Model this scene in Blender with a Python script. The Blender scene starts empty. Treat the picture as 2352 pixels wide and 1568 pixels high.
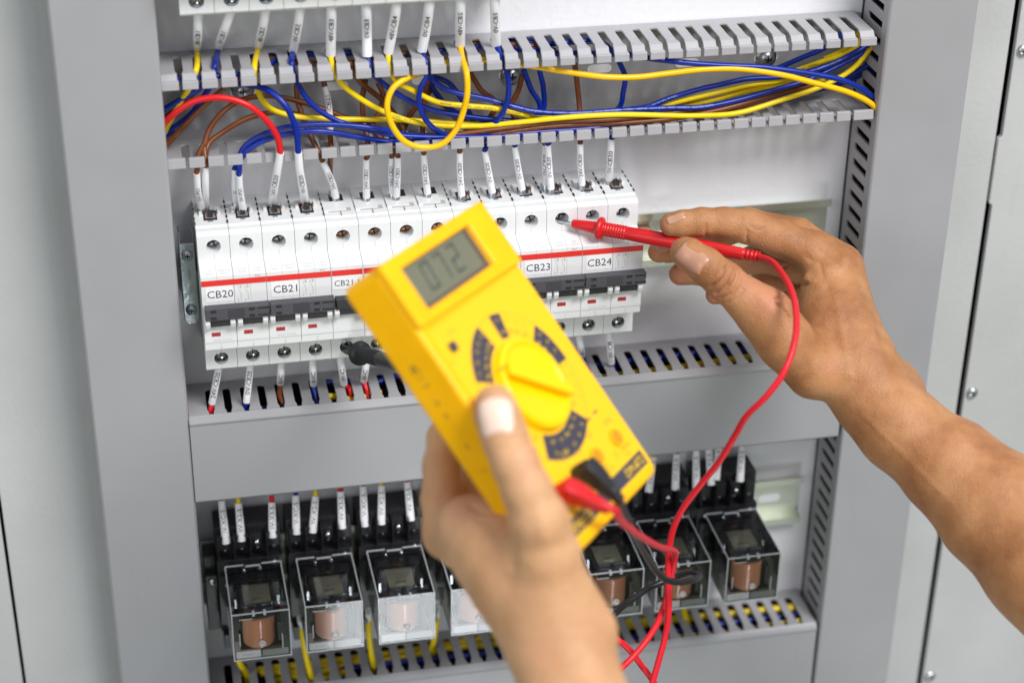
import bpy, bmesh, math, random
import numpy as np
from mathutils import Vector, Matrix

random.seed(7)
S = bpy.context.scene
COL = S.collection
# ------------------------------------------------------------------ camera
CP = np.array([-0.0299, -0.9873, 0.50053])
RM = np.array([[0.97894951, 0.18371351, 0.08892243],
               [-0.20373273, 0.85334426, 0.47989223],
               [0.01228124, -0.48790667, 0.8728094]])      # columns: right, forward, up
FP = 4445.254
cd = bpy.data.cameras.new('camera'); cam = bpy.data.objects.new('camera', cd); COL.objects.link(cam)
cam.matrix_world = Matrix(((RM[0, 0], RM[0, 2], -RM[0, 1], CP[0]),
                           (RM[1, 0], RM[1, 2], -RM[1, 1], CP[1]),
                           (RM[2, 0], RM[2, 2], -RM[2, 1], CP[2]), (0, 0, 0, 1)))
cd.sensor_width = 36.0
cd.lens = 36.0 * FP / 2352.0
cd.clip_start = 0.02; cd.clip_end = 50
cd.dof.use_dof = True; cd.dof.focus_distance = 1.068; cd.dof.aperture_fstop = 5.0
S.camera = cam
# ------------------------------------------------------------------ world and lamps
W = bpy.data.worlds.new('World'); S.world = W; W.use_nodes = True
wn = W.node_tree; wn.nodes.clear()
wo = wn.nodes.new('ShaderNodeOutputWorld'); wb = wn.nodes.new('ShaderNodeBackground')
tc = wn.nodes.new('ShaderNodeTexCoord'); sx = wn.nodes.new('ShaderNodeSeparateXYZ'); cr = wn.nodes.new('ShaderNodeValToRGB')
mp = wn.nodes.new('ShaderNodeMapRange'); mp.inputs['From Min'].default_value = -1; mp.inputs['From Max'].default_value = 1
wn.links.new(tc.outputs['Generated'], sx.inputs[0]); wn.links.new(sx.outputs['Z'], mp.inputs['Value'])
wn.links.new(mp.outputs[0], cr.inputs[0]); wn.links.new(cr.outputs[0], wb.inputs['Color']); wn.links.new(wb.outputs[0], wo.inputs[0])
e = cr.color_ramp.elements
e[0].position = 0.0; e[0].color = (0.30, 0.33, 0.24, 1)
e[1].position = 1.0; e[1].color = (0.78, 0.83, 0.98, 1)
k = e.new(0.42); k.color = (0.34, 0.38, 0.25, 1)
k = e.new(0.52); k.color = (0.62, 0.66, 0.72, 1)
wb.inputs['Strength'].default_value = 0.46


def area(name, loc, target, size, power, col=(1, 1, 1), sy=None):
    l = bpy.data.lights.new(name, 'AREA'); l.energy = power; l.color = col
    l.shape = 'RECTANGLE'; l.size = size; l.size_y = sy or size
    o = bpy.data.objects.new(name, l); COL.objects.link(o); o.location = loc
    o.rotation_euler = (Vector(target) - Vector(loc)).to_track_quat('-Z', 'Y').to_euler()
    return o


area('key_lamp', (0.95, -1.35, 1.75), (0.15, 0, 0.0), 1.0, 44, (1.0, 0.985, 0.97), 0.7)
area('fill_lamp', (-1.3, -1.7, 0.75), (0.15, 0, -0.05), 1.1, 8, (0.97, 0.98, 1.0))
area('relay_glare_lamp', (0.34, -1.38, -1.22), (0.11, -0.08, -0.2), 0.30, 4.0, (0.9, 0.95, 1.0), 0.5)  # added lamp, set low to mirror a glare in the relay fronts
S.view_settings.view_transform = 'Standard'; S.view_settings.look = 'None'
S.view_settings.exposure = 0.44; S.view_settings.gamma = 1.0
S.view_settings.use_curve_mapping = False
S.render.engine = 'CYCLES'


# ------------------------------------------------------------------ rays through the measured photograph (2352 px wide frame)
def ray(px, py):
    return RM @ np.array([(px - 1176) / FP, 1.0, -(py - 784.1) / FP])


def aty(px, py, Y):
    r = ray(px, py); return CP + r * ((Y - CP[1]) / r[1])


def atz(px, py, Z):
    r = ray(px, py); return CP + r * ((Z - CP[2]) / r[2])


def atd(px, py, d):
    return CP + ray(px, py) * d


VIEWS = dict(P=(0, 0, .57422), A=(600, 0, 1.568), B=(2000, 0, 1.47), C=(650, 700, 2.24), D=(700, 1250, 1.96),
             E=(1700, 600, 1.96), F=(750, 1850, 1.78), G=(2200, 1700, 1.521), W=(600, 350, 3.36), X=(1250, 150, 2.94),
             V=(2000, 150, 2.94), T=(2800, 0, 2.614), H=(2400, 700, 1.5677), K=(1800, 1200, 1.568), N=(1350, 760, 2.24))


def vp(v, x, y):
    a, b, s = VIEWS[v]; return (a + x / s) * .57422, (b + y / s) * .57422


# ------------------------------------------------------------------ materials
MATS = {}


def mat(name, col, rough=0.45, metal=0.0, bump=0.0, bscale=600.0, var=0.0, vscale=25.0, **kw):
    if name in MATS: return MATS[name]
    m = bpy.data.materials.new(name); m.use_nodes = True
    nt = m.node_tree; b = nt.nodes['Principled BSDF']
    b.inputs['Base Color'].default_value = (*col, 1); b.inputs['Roughness'].default_value = rough
    b.inputs['Metallic'].default_value = metal
    for k_, v_ in kw.items():
        b.inputs[k_.replace('_', ' ')].default_value = v_
    t = nt.nodes.new('ShaderNodeTexCoord')
    if var:
        n = nt.nodes.new('ShaderNodeTexNoise'); n.inputs['Scale'].default_value = vscale; n.inputs['Detail'].default_value = 6
        nt.links.new(t.outputs['Object'], n.inputs['Vector'])
        h = nt.nodes.new('ShaderNodeMapRange'); h.inputs['From Min'].default_value = .3; h.inputs['From Max'].default_value = .7
        h.inputs['To Min'].default_value = 1 - var; h.inputs['To Max'].default_value = 1 + var
        nt.links.new(n.outputs['Fac'], h.inputs['Value'])
        mx = nt.nodes.new('ShaderNodeVectorMath'); mx.operation = 'SCALE'; mx.inputs[0].default_value = col
        nt.links.new(h.outputs[0], mx.inputs['Scale']); nt.links.new(mx.outputs[0], b.inputs['Base Color'])
        h2 = nt.nodes.new('ShaderNodeMapRange'); h2.inputs['To Min'].default_value = max(rough - .12, .05); h2.inputs['To Max'].default_value = min(rough + .12, 1)
        nt.links.new(n.outputs['Fac'], h2.inputs['Value']); nt.links.new(h2.outputs[0], b.inputs['Roughness'])
    if bump:
        n = nt.nodes.new('ShaderNodeTexNoise'); n.inputs['Scale'].default_value = bscale; n.inputs['Detail'].default_value = 4
        nt.links.new(t.outputs['Object'], n.inputs['Vector'])
        bp = nt.nodes.new('ShaderNodeBump'); bp.inputs['Strength'].default_value = bump; bp.inputs['Distance'].default_value = 0.0004
        nt.links.new(n.outputs['Fac'], bp.inputs['Height']); nt.links.new(bp.outputs[0], b.inputs['Normal'])
    MATS[name] = m
    return m


PVC = mat('grey_duct_plastic', (.335, .335, .35), .42, bump=.06, bscale=900, var=.025, vscale=30)
PVCW = mat('grey_duct_wall_plastic', (.37, .365, .38), .45, bump=.12, bscale=1500, var=.05, vscale=60)
PANEL = mat('powder_coated_panel', (.75, .75, .775), .5, bump=.55, bscale=260, var=.02, vscale=12)
CABW = mat('cabinet_paint', (.50, .505, .50), .48, bump=.6, bscale=260, var=.05, vscale=14)
DARK = mat('recess_shade_black', (.012, .012, .014), .6)  # black stands in for the shade inside slots, wells and holes
WHT = mat('breaker_white', (.74, .75, .75), .38, bump=.1, bscale=1200, var=.012, vscale=50)
SEAM = mat('seam_shadow_line', (.42, .42, .42), .6)
REDP = mat('red_print', (.72, .02, .015), .4)
STICK = mat('label_white', (.84, .84, .86), .5)
INK = mat('black_ink', (.02, .02, .025), .6)
INKG = mat('grey_ink', (.30, .30, .31), .6)
INKL = mat('pale_grey_ink', (.52, .52, .53), .6)
BLK = mat('black_plastic', (.016, .016, .019), .38, bump=.3, bscale=1500)
BAR = mat('charcoal_handle_plastic', (.062, .060, .070), .42, bump=.3, bscale=1800)
REDW = mat('red_indicator', (.38, .02, .02), .35)
ZINC = mat('zinc_metal', (.55, .57, .60), .28, 1.0, bump=.3, bscale=900, var=.1, vscale=120)
ZINCD = mat('dark_zinc_clamp', (.46, .51, .56), .34, 1.0, bump=.5, bscale=600, var=.25, vscale=90)
ALU = mat('rail_metal', (.55, .58, .50), .38, .85, bump=.1, bscale=600, var=.05, vscale=40)
COPPER = mat('copper_metal', (.62, .30, .16), .3, 1.0)
SLEEVE = mat('white_sleeve', (.84, .84, .87), .45)
PALE = mat('pale_blue_print', (.30, .36, .60), .5)
HEAT = mat('shrink_tube', (.70, .72, .66), .35)
YEL = mat('yellow_insulation', (.86, .62, .0), .34, Specular_IOR_Level=.4)
AMB = mat('golden_yellow_insulation', (.92, .52, .0), .34, Specular_IOR_Level=.4)
BLU = mat('blue_insulation', (.001, .020, .27), .32, Specular_IOR_Level=.4)
BRN = mat('brown_insulation', (.17, .05, .013), .34, Specular_IOR_Level=.4)
RED = mat('red_insulation', (.66, .010, .014), .34, Specular_IOR_Level=.4)
LEADR = mat('red_lead_rubber', (.68, .010, .022), .4, Specular_IOR_Level=.4)
PROBR = mat('red_probe_plastic', (.60, .008, .012), .34, bump=.1, bscale=700, var=.06, vscale=90)
LEADB = mat('black_lead_rubber', (.012, .012, .014), .4)
MY = mat('meter_yellow', (.98, .49, .0), .38, bump=.08, bscale=900, var=.07, vscale=45, Specular_IOR_Level=.28)
MYF = mat('meter_face_print', (.92, .53, .012), .4, Specular_IOR_Level=.25)
MYK = mat('meter_knob_yellow', (.96, .60, .0), .32, Specular_IOR_Level=.3)
MINK = mat('meter_ink', (.045, .043, .065), .5)
MINKG = mat('meter_brown_ink', (.55, .30, .04), .5)
LCD = mat('lcd_glass', (.155, .16, .11), .25, Specular_IOR_Level=.3)
LCDI = mat('lcd_segments', (.045, .05, .055), .4)
LCDR = mat('lcd_recess', (.10, .075, .06), .5)
GREENG = mat('olive_plate', (.26, .25, .18), .35, 0.4, var=.2, vscale=90)
SCREWM = mat('bright_screw', (.72, .76, .80), .18, 1.0)


def coil_mat():
    m = bpy.data.materials.new('wound_copper'); m.use_nodes = True; nt = m.node_tree; b = nt.nodes['Principled BSDF']
    b.inputs['Metallic'].default_value = .12; b.inputs['Roughness'].default_value = .30; b.inputs['Coat Weight'].default_value = .6
    t = nt.nodes.new('ShaderNodeTexCoord'); w = nt.nodes.new('ShaderNodeTexWave'); w.bands_direction = 'Z'
    w.inputs['Scale'].default_value = 700; w.inputs['Distortion'].default_value = 2
    nt.links.new(t.outputs['Object'], w.inputs[0])
    c = nt.nodes.new('ShaderNodeValToRGB'); c.color_ramp.elements[0].color = (.72, .27, .13, 1); c.color_ramp.elements[1].color = (1.0, .50, .29, 1)
    nt.links.new(w.outputs['Fac'], c.inputs[0]); nt.links.new(c.outputs[0], b.inputs['Base Color'])
    bp = nt.nodes.new('ShaderNodeBump'); bp.inputs['Strength'].default_value = .5; bp.inputs['Distance'].default_value = .0002
    nt.links.new(w.outputs['Fac'], bp.inputs['Height']); nt.links.new(bp.outputs[0], b.inputs['Normal'])
    return m


COIL = coil_mat()


def wear(m, amt, scale=9.0, stretch=(1, 1, 14)):
    nt = m.node_tree; b = nt.nodes['Principled BSDF']; t = nt.nodes.new('ShaderNodeTexCoord'); mp_ = nt.nodes.new('ShaderNodeMapping')
    mp_.inputs['Scale'].default_value = stretch; nt.links.new(t.outputs['Object'], mp_.inputs[0])
    n = nt.nodes.new('ShaderNodeTexNoise'); n.inputs['Scale'].default_value = scale; n.inputs['Detail'].default_value = 9; n.inputs['Roughness'].default_value = .72
    nt.links.new(mp_.outputs[0], n.inputs['Vector'])
    r = nt.nodes.new('ShaderNodeMapRange'); r.inputs['From Min'].default_value = .60; r.inputs['From Max'].default_value = .78; r.inputs['To Max'].default_value = amt
    nt.links.new(n.outputs['Fac'], r.inputs['Value'])
    mx = nt.nodes.new('ShaderNodeMix'); mx.data_type = 'RGBA'; mx.inputs[7].default_value = (.16, .15, .13, 1)
    src = b.inputs['Base Color'].links
    if src: nt.links.new(src[0].from_socket, mx.inputs[6])
    else: mx.inputs[6].default_value = b.inputs['Base Color'].default_value
    nt.links.new(r.outputs[0], mx.inputs[0]); nt.links.new(mx.outputs[2], b.inputs['Base Color'])


wear(PVC, .16, 18, (14, 1, 1)); wear(CABW, .14, 12, (10, 10, 1)); wear(PANEL, .10, 30, (1, 1, 1)); wear(MY, .35, 26, (1, 1, 1)); wear(PVCW, .22, 120, (1, 1, 1)); wear(LEADR, .25, 60, (1, 1, 1))


def clear_mat(name, tint, gl):
    m = bpy.data.materials.new(name); m.use_nodes = True; nt = m.node_tree; nt.nodes.clear()
    o = nt.nodes.new('ShaderNodeOutputMaterial'); tr = nt.nodes.new('ShaderNodeBsdfTransparent'); g = nt.nodes.new('ShaderNodeBsdfGlossy')
    tr.inputs[0].default_value = (*tint, 1); g.inputs['Roughness'].default_value = .06; g.inputs[0].default_value = (1, 1, 1, 1)
    f = nt.nodes.new('ShaderNodeFresnel'); f.inputs[0].default_value = gl
    mx = nt.nodes.new('ShaderNodeMixShader'); nt.links.new(f.outputs[0], mx.inputs[0]); nt.links.new(tr.outputs[0], mx.inputs[1]); nt.links.new(g.outputs[0], mx.inputs[2])
    nt.links.new(mx.outputs[0], o.inputs[0])
    return m


CLEAR = clear_mat('clear_polycarbonate', (.94, .95, .95), 1.5)
CLEARE = mat('clear_plastic_edge', (.62, .65, .67), .12, Alpha=.5)
BOTLIT = mat('bottom_light_tint', (.62, .64, .62), .25, Alpha=.38)  # pale tint paints the lit look of the relay covers' bottom wall


def skin_mat(name, c1, c2, c3, sc=1.0):
    m = bpy.data.materials.new(name); m.use_nodes = True; nt = m.node_tree; b = nt.nodes['Principled BSDF']
    t = nt.nodes.new('ShaderNodeTexCoord')
    n = nt.nodes.new('ShaderNodeTexNoise'); n.inputs['Scale'].default_value = 38 * sc; n.inputs['Detail'].default_value = 7; n.inputs['Roughness'].default_value = .62
    nt.links.new(t.outputs['Object'], n.inputs['Vector'])
    c = nt.nodes.new('ShaderNodeValToRGB'); c.color_ramp.elements[0].position = .32; c.color_ramp.elements[0].color = (*c1, 1)
    c.color_ramp.elements[1].position = .70; c.color_ramp.elements[1].color = (*c3, 1)
    q = c.color_ramp.elements.new(.5); q.color = (*c2, 1)
    nt.links.new(n.outputs['Fac'], c.inputs[0])
    at_ = nt.nodes.new('ShaderNodeAttribute'); at_.attribute_name = 'tone'; at_.attribute_type = 'GEOMETRY'
    mx = nt.nodes.new('ShaderNodeMix'); mx.data_type = 'RGBA'
    nt.links.new(at_.outputs['Fac'], mx.inputs[0]); nt.links.new(c.outputs[0], mx.inputs[6]); mx.inputs[7].default_value = (.60, .22, .15, 1)
    nt.links.new(mx.outputs[2], b.inputs['Base Color'])
    v = nt.nodes.new('ShaderNodeTexVoronoi'); v.inputs['Scale'].default_value = 620; v.feature = 'DISTANCE_TO_EDGE'
    nt.links.new(t.outputs['Object'], v.inputs['Vector'])
    n2 = nt.nodes.new('ShaderNodeTexNoise'); n2.inputs['Scale'].default_value = 260; n2.inputs['Detail'].default_value = 6
    nt.links.new(t.outputs['Object'], n2.inputs['Vector'])
    ad = nt.nodes.new('ShaderNodeMath'); ad.operation = 'MULTIPLY_ADD'; ad.inputs[1].default_value = 1.6
    nt.links.new(v.outputs['Distance'], ad.inputs[0]); nt.links.new(n2.outputs['Fac'], ad.inputs[2])
    bp = nt.nodes.new('ShaderNodeBump'); bp.inputs['Strength'].default_value = .5; bp.inputs['Distance'].default_value = .0005
    nt.links.new(ad.outputs[0], bp.inputs['Height']); nt.links.new(bp.outputs[0], b.inputs['Normal'])
    b.inputs['Roughness'].default_value = .52; b.inputs['Specular IOR Level'].default_value = .38
    b.inputs['Subsurface Weight'].default_value = .12; b.inputs['Subsurface Scale'].default_value = .004
    b.inputs['Subsurface Radius'].default_value = (1.0, .4, .2)
    return m


SKIN = skin_mat('tan_skin', (.30, .122, .044), (.41, .186, .074), (.51, .258, .115))
SKINL = skin_mat('lit_tan_skin', (.50, .26, .125), (.60, .335, .17), (.68, .40, .215), .7)  # same person's skin, with the left hand's stronger light put into the colour
NAIL = mat('fingernail', (.50, .26, .165), .28, Coat_Weight=.3)
NAILL = mat('pale_fingernail', (.80, .60, .48), .3)


# ------------------------------------------------------------------ mesh helpers
class MB:
    def __init__(s):
        s.v = []; s.f = []; s.m = []; s.sm = []

    def add(s, vs, fs, mi=0, smooth=False):
        o = len(s.v); s.v += [tuple(map(float, p)) for p in vs]
        for f in fs: s.f.append(tuple(o + i for i in f)); s.m.append(mi); s.sm.append(smooth)
        return s

    def box(s, x0, x1, y0, y1, z0, z1, mi=0):
        vs = [(x, y, z) for x in (x0, x1) for y in (y0, y1) for z in (z0, z1)]
        return s.add(vs, [(0, 1, 3, 2), (4, 6, 7, 5), (0, 4, 5, 1), (2, 3, 7, 6), (0, 2, 6, 4), (1, 5, 7, 3)], mi)

    def prism(s, poly, a, b, fn, mi=0):
        """poly in 2D, extruded from a to b; fn(u, v, t) gives the point"""
        n = len(poly)
        vs = [fn(u, v, a) for u, v in poly] + [fn(u, v, b) for u, v in poly]
        fs = [tuple(range(n)), tuple(range(2 * n - 1, n - 1, -1))] + [(i, i + n, (i + 1) % n + n, (i + 1) % n) for i in range(n)]
        return s.add(vs, fs, mi)

    def lathe(s, c, axis, prof, seg=24, mi=0, caps=True, smooth=True):
        """prof: list of (t along axis, radius)"""
        c = np.array(c, float); ax = np.array(axis, float); ax /= np.linalg.norm(ax)
        h = np.array([0, 0, 1.0]) if abs(ax[2]) < .9 else np.array([1.0, 0, 0])
        u = np.cross(h, ax); u /= np.linalg.norm(u); w = np.cross(ax, u)
        vs = []; fs = []
        for t, r in prof:
            for i in range(seg):
                a = 2 * math.pi * i / seg
                vs.append(c + ax * t + u * r * math.cos(a) + w * r * math.sin(a))
        for j in range(len(prof) - 1):
            for i in range(seg):
                i2 = (i + 1) % seg
                fs.append((j * seg + i, j * seg + i2, (j + 1) * seg + i2, (j + 1) * seg + i))
        s.add(vs, fs, mi, smooth)
        if caps:
            s.add(vs[:seg], [tuple(range(seg - 1, -1, -1))], mi); s.add(vs[-seg:], [tuple(range(seg))], mi)
        return s

    def tube(s, pts, r, seg=12, mi=0):
        P = np.array(pts, float); n = len(P)
        rr = np.full(n, r) if np.isscalar(r) else np.array(r)
        T = np.gradient(P, axis=0); T /= np.linalg.norm(T, axis=1)[:, None] + 1e-12
        u = np.cross(T[0], [0.3, .2, 1.0]); u /= np.linalg.norm(u); vs = []
        for i in range(n):
            u = u - T[i] * (u @ T[i]); u /= np.linalg.norm(u); w = np.cross(T[i], u)
            for k_ in range(seg):
                a = 2 * math.pi * k_ / seg; vs.append(P[i] + rr[i] * (u * math.cos(a) + w * math.sin(a)))
        fs = [(j * seg + i, j * seg + (i + 1) % seg, (j + 1) * seg + (i + 1) % seg, (j + 1) * seg + i) for j in range(n - 1) for i in range(seg)]
        s.add(vs, fs, mi, True)
        s.add(vs[:seg], [tuple(range(seg - 1, -1, -1))], mi); s.add(vs[-seg:], [tuple(range(seg))], mi)
        return s

    def plate_hole(s, u0, u1, v0, v1, cu, cv, r, fn, mi=0, seg=32):
        """flat plate u,v with a round hole; fn(u, v) gives the point"""
        ang = sorted(set([2 * math.pi * i / seg for i in range(seg)] + [math.atan2(v - cv, u - cu) % (2 * math.pi) for u in (u0, u1) for v in (v0, v1)]))
        inn, out = [], []
        for a in ang:
            ca, sa = math.cos(a), math.sin(a)
            t = min([((u1 if ca > 0 else u0) - cu) / ca if abs(ca) > 1e-9 else 1e9, ((v1 if sa > 0 else v0) - cv) / sa if abs(sa) > 1e-9 else 1e9])
            inn.append(fn(cu + r * ca, cv + r * sa)); out.append(fn(cu + t * ca, cv + t * sa))
        n = len(ang)
        return s.add(inn + out, [(i, (i + 1) % n, (i + 1) % n + n, i + n) for i in range(n)], mi)

    def text(s, txt, fn, h, mi=0, align='c', narrow=1.0, lift=0.0):
        """flat lettering; fn(x, y) maps the text plane (metres) to a point"""
        vs, fs, w = text_geo(txt)
        k_ = h / .73; dx = {'c': -w / 2, 'l': 0, 'r': -w}[align]
        return s.add([fn((x + dx) * k_ * narrow, (y - .365) * k_) for x, y in vs], fs, mi)

    def build(s, name, mats, parent=None, bevel=0.0, seg=2, loc=None, angle=32):
        me = bpy.data.meshes.new(name); me.from_pydata(s.v, [], s.f)
        if not isinstance(mats, (list, tuple)): mats = [mats]
        for m in mats: me.materials.append(m)
        me.polygons.foreach_set('material_index', s.m); me.polygons.foreach_set('use_smooth', s.sm)
        bm = bmesh.new(); bm.from_mesh(me); bmesh.ops.recalc_face_normals(bm, faces=bm.faces)
        bm.to_mesh(me); bm.free(); me.update()
        o = bpy.data.objects.new(name, me); COL.objects.link(o)
        if parent: o.parent = parent
        if loc is not None: o.location = loc
        if bevel:
            b = o.modifiers.new('bevel', 'BEVEL'); b.width = bevel; b.segments = seg; b.limit_method = 'ANGLE'; b.angle_limit = math.radians(angle)
            b.use_clamp_overlap = True
        return o


TG = {}


def text_geo(t, cut=False):
    if (t, cut) in TG: return TG[(t, cut)]
    c = bpy.data.curves.new('t', 'FONT'); c.body = t; c.size = 1; c.resolution_u = 2
    o = bpy.data.objects.new('t', c); COL.objects.link(o)
    dg = bpy.context.evaluated_depsgraph_get(); me = bpy.data.meshes.new_from_object(o.evaluated_get(dg))
    if cut:
        bm = bmesh.new(); bm.from_mesh(me)
        for yy in (-.05, .08, .2, .32, .44, .56, .68):
            bmesh.ops.bisect_plane(bm, geom=bm.verts[:] + bm.edges[:] + bm.faces[:], dist=1e-5, plane_co=(0, yy, 0), plane_no=(0, 1, 0))
        bmesh.ops.triangulate(bm, faces=bm.faces); bm.to_mesh(me); bm.free()
    vs = [(v.co.x, v.co.y) for v in me.vertices]; fs = [tuple(p.vertices) for p in me.polygons]
    w = max([v[0] for v in vs] + [0])
    bpy.data.objects.remove(o); bpy.data.curves.remove(c); bpy.data.meshes.remove(me)
    TG[(t, cut)] = (vs, fs, w); return TG[(t, cut)]


def tag(o, label=None, cat=None, group=None, kind=None):
    if label: o['label'] = label
    if cat: o['category'] = cat
    if group: o['group'] = group
    if kind: o['kind'] = kind
    return o


def thing(name, label, cat, loc=(0, 0, 0), group=None):
    o = bpy.data.objects.new(name, None); COL.objects.link(o); o.location = loc; o.empty_display_size = .01
    return tag(o, label, cat, group)


def copy_thing(o, loc, label, group=None):
    c = o.copy(); COL.objects.link(c); c.location = loc; tag(c, label, None, group)
    for ch in list(o.children):
        d = ch.copy(); COL.objects.link(d); d.parent = c
        for g in list(ch.children):
            h = g.copy(); COL.objects.link(h); h.parent = d
    return c


def smooth_path(pts, n=9):
    P = np.array(pts, float); m = len(P)
    if m < 3: return [P[0] + (P[1] - P[0]) * t for t in np.linspace(0, 1, n + 1)]
    Q = np.vstack([2 * P[0] - P[1], P, 2 * P[-1] - P[-2]]); out = []
    for i in range(1, m):
        p0, p1, p2, p3 = Q[i - 1], Q[i], Q[i + 1], Q[i + 2]
        d0 = max(np.linalg.norm(p1 - p0), 1e-6) ** .5; d1 = max(np.linalg.norm(p2 - p1), 1e-6) ** .5; d2 = max(np.linalg.norm(p3 - p2), 1e-6) ** .5
        m1 = (p2 - p1) + d1 * ((p1 - p0) / d0 - (p2 - p0) / (d0 + d1)); m2 = (p2 - p1) + d1 * ((p3 - p2) / d2 - (p3 - p1) / (d1 + d2))
        for t in np.linspace(0, 1, n, endpoint=False):
            out.append((2 * t ** 3 - 3 * t ** 2 + 1) * p1 + (t ** 3 - 2 * t ** 2 + t) * m1 + (-2 * t ** 3 + 3 * t ** 2) * p2 + (t ** 3 - t ** 2) * m2)
    out.append(P[-1]); return out


def text_on_path(mb, path, r, txt, h, s0, mi, narrow=1.0, up=0.0, flip=False, centre=False):
    """lettering wrapped round a tube, read along the path, facing the side the viewer stands"""
    P = np.array(path, float); 
    if flip: P = P[::-1]
    L = np.concatenate([[0], np.cumsum(np.linalg.norm(np.diff(P, axis=0), axis=1))])
    vs, fs, w = text_geo(txt, True); k_ = h / .73
    if centre: s0 = (L[-1] - w * k_ * narrow) / 2
    out = []
    for x, y in vs:
        s_ = s0 + x * k_ * narrow
        s_ = min(max(s_, 1e-5), L[-1] - 1e-5); i = min(int(np.searchsorted(L, s_)), len(P) - 1); i = max(i, 1)
        t = (s_ - L[i - 1]) / max(L[i] - L[i - 1], 1e-9); c = P[i - 1] + (P[i] - P[i - 1]) * t
        T = P[i] - P[i - 1]; T /= np.linalg.norm(T)
        N = CP - c; N -= T * (N @ T); N /= np.linalg.norm(N); B = np.cross(N, T)
        a = ((y - .365) * k_ + up) / r
        out.append(c + (r + .00006) * (N * math.cos(a) + B * math.sin(a)))
    mb.add(out, fs, mi)


# ------------------------------------------------------------------ setting: back plate and cabinet
b = MB(); b.box(-.0636, .4330, 0, .003, -.75, .75)
tag(b.build('back_panel', PANEL, bevel=.0008), kind='structure')
b = MB(); b.box(-.1235, -.0640, 0, .003, -.75, .75)
tag(b.build('wall', CABW, bevel=.0008), kind='structure')
b = MB(); b.box(.4334, .4770, 0, .003, -.75, .75)
tag(b.build('wall', CABW, bevel=.0008), kind='structure')
b = MB(); b.box(-.60, .80, .02, .024, -.9, .9)
tag(b.build('cabinet_back', mat('dull_grey_steel', (.05, .05, .052), .6)), kind='structure')
b = MB(); b.box(-.60, -.1255, .001, .006, -.75, .75)
tag(b.build('wall', CABW, bevel=.0006), kind='structure')
# right cabinet flange: stands beside the plate, fixed with round head screws
fl = thing('cabinet_flange', 'pale grey cabinet flange with round head screws at the right edge', 'cabinet frame', (.4812, 0, 0))
b = MB(); poly = [(-.0012, -.75), (-.0012, .0015), (-.0034, .0030), (-.0034, .045), (-.0012, .047), (-.0012, .75), (.32, .75), (.32, -.75)]
b.prism(poly, 0.0, .004, lambda u, v, t: (u, t - .002, v))
b.build('flange_plate', CABW, fl, bevel=.0006)
for zz in (.101, -.1313, -.362):
    b = MB(); b.lathe((.0038, -.002, zz), (0, -1, 0), [(0, .0040), (.0008, .0039), (.0019, .0029), (.0025, .0013), (.0026, .0002)], 24)
    b.box(.0024, .0052, -.00475, -.0040, zz - .0003, zz + .0003, 1); b.box(.0035, .0041, -.00475, -.0040, zz - .0014, zz + .0014, 1)
    b.build('screw', [ZINC, DARK], fl)


# ------------------------------------------------------------------ slotted wiring ducts
def arc(cx, cy, r, a0, a1, n=6):
    return [(cx + r * math.cos(a0 + (a1 - a0) * i / n), cy + r * math.sin(a0 + (a1 - a0) * i / n)) for i in range(n + 1)]


def comb(u0, u1, slots, vfront, vs=.0075, vn=.030, hw=.0021, hn=.0013):
    vn = min(vn, vfront - .0045)
    p = [(u0, 0), (u0, vfront)]
    for c in slots:
        p += [(c - hn, vfront), (c - hn, vn + .0035), (c - hw, vn)]
        p += [(x, y) for x, y in arc(c, vs + hw, hw, math.pi, 2 * math.pi, 6)]
        p += [(c + hw, vn), (c + hn, vn + .0035), (c + hn, vfront)]
    p += [(u1, vfront), (u1, 0)]
    return p


def wall_h(z, x0, x1, slots, vfront, parent, lip=0, hw=.0021):
    b = MB(); th = .0014
    b.prism(comb(x0, x1, slots, vfront, hw=hw), 0, th, lambda u, v, t: (u, -v - .0006, z - t))
    edges = [x0] + [s_ for c in slots for s_ in (c - .0013, c + .0013)] + [x1]
    if lip:
        for a, c in zip(edges[0::2], edges[1::2]):
            if lip == 1:      # upper wall: finger tip bends down, then a ridge
                b.prism([(vfront, 0), (vfront + .0032, -.0030), (vfront + .0032, -.0048), (vfront + .0022, -.0046), (vfront - .0005, -.0014)], a, c, lambda u, v, t: (t, -u - .0006, z + v))
                b.prism([(vfront + .0022, -.0026), (vfront + .0046, -.0030), (vfront + .0050, -.0072), (vfront + .0036, -.0076), (vfront + .0026, -.0070)], a - .0002, c + .0006, lambda u, v, t: (t, -u - .0006, z + v))
            else:             # lower wall: tip bends up
                b.prism([(vfront - .0005, 0), (vfront - .0005, -.0014), (vfront + .0034, -.0014), (vfront + .0034, .0030), (vfront + .0022, .0030), (vfront + .0018, 0)], a, c, lambda u, v, t: (t, -u - .0006, z + v))
                b.prism([(vfront + .0020, .0042), (vfront + .0040, .0040), (vfront + .0048, -.0012), (vfront + .0034, -.0017)], a - .0002, c + .0006, lambda u, v, t: (t, -u - .0006, z + v))
    return b.build('side_wall', PVCW, parent, bevel=.00035, seg=2)


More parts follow.
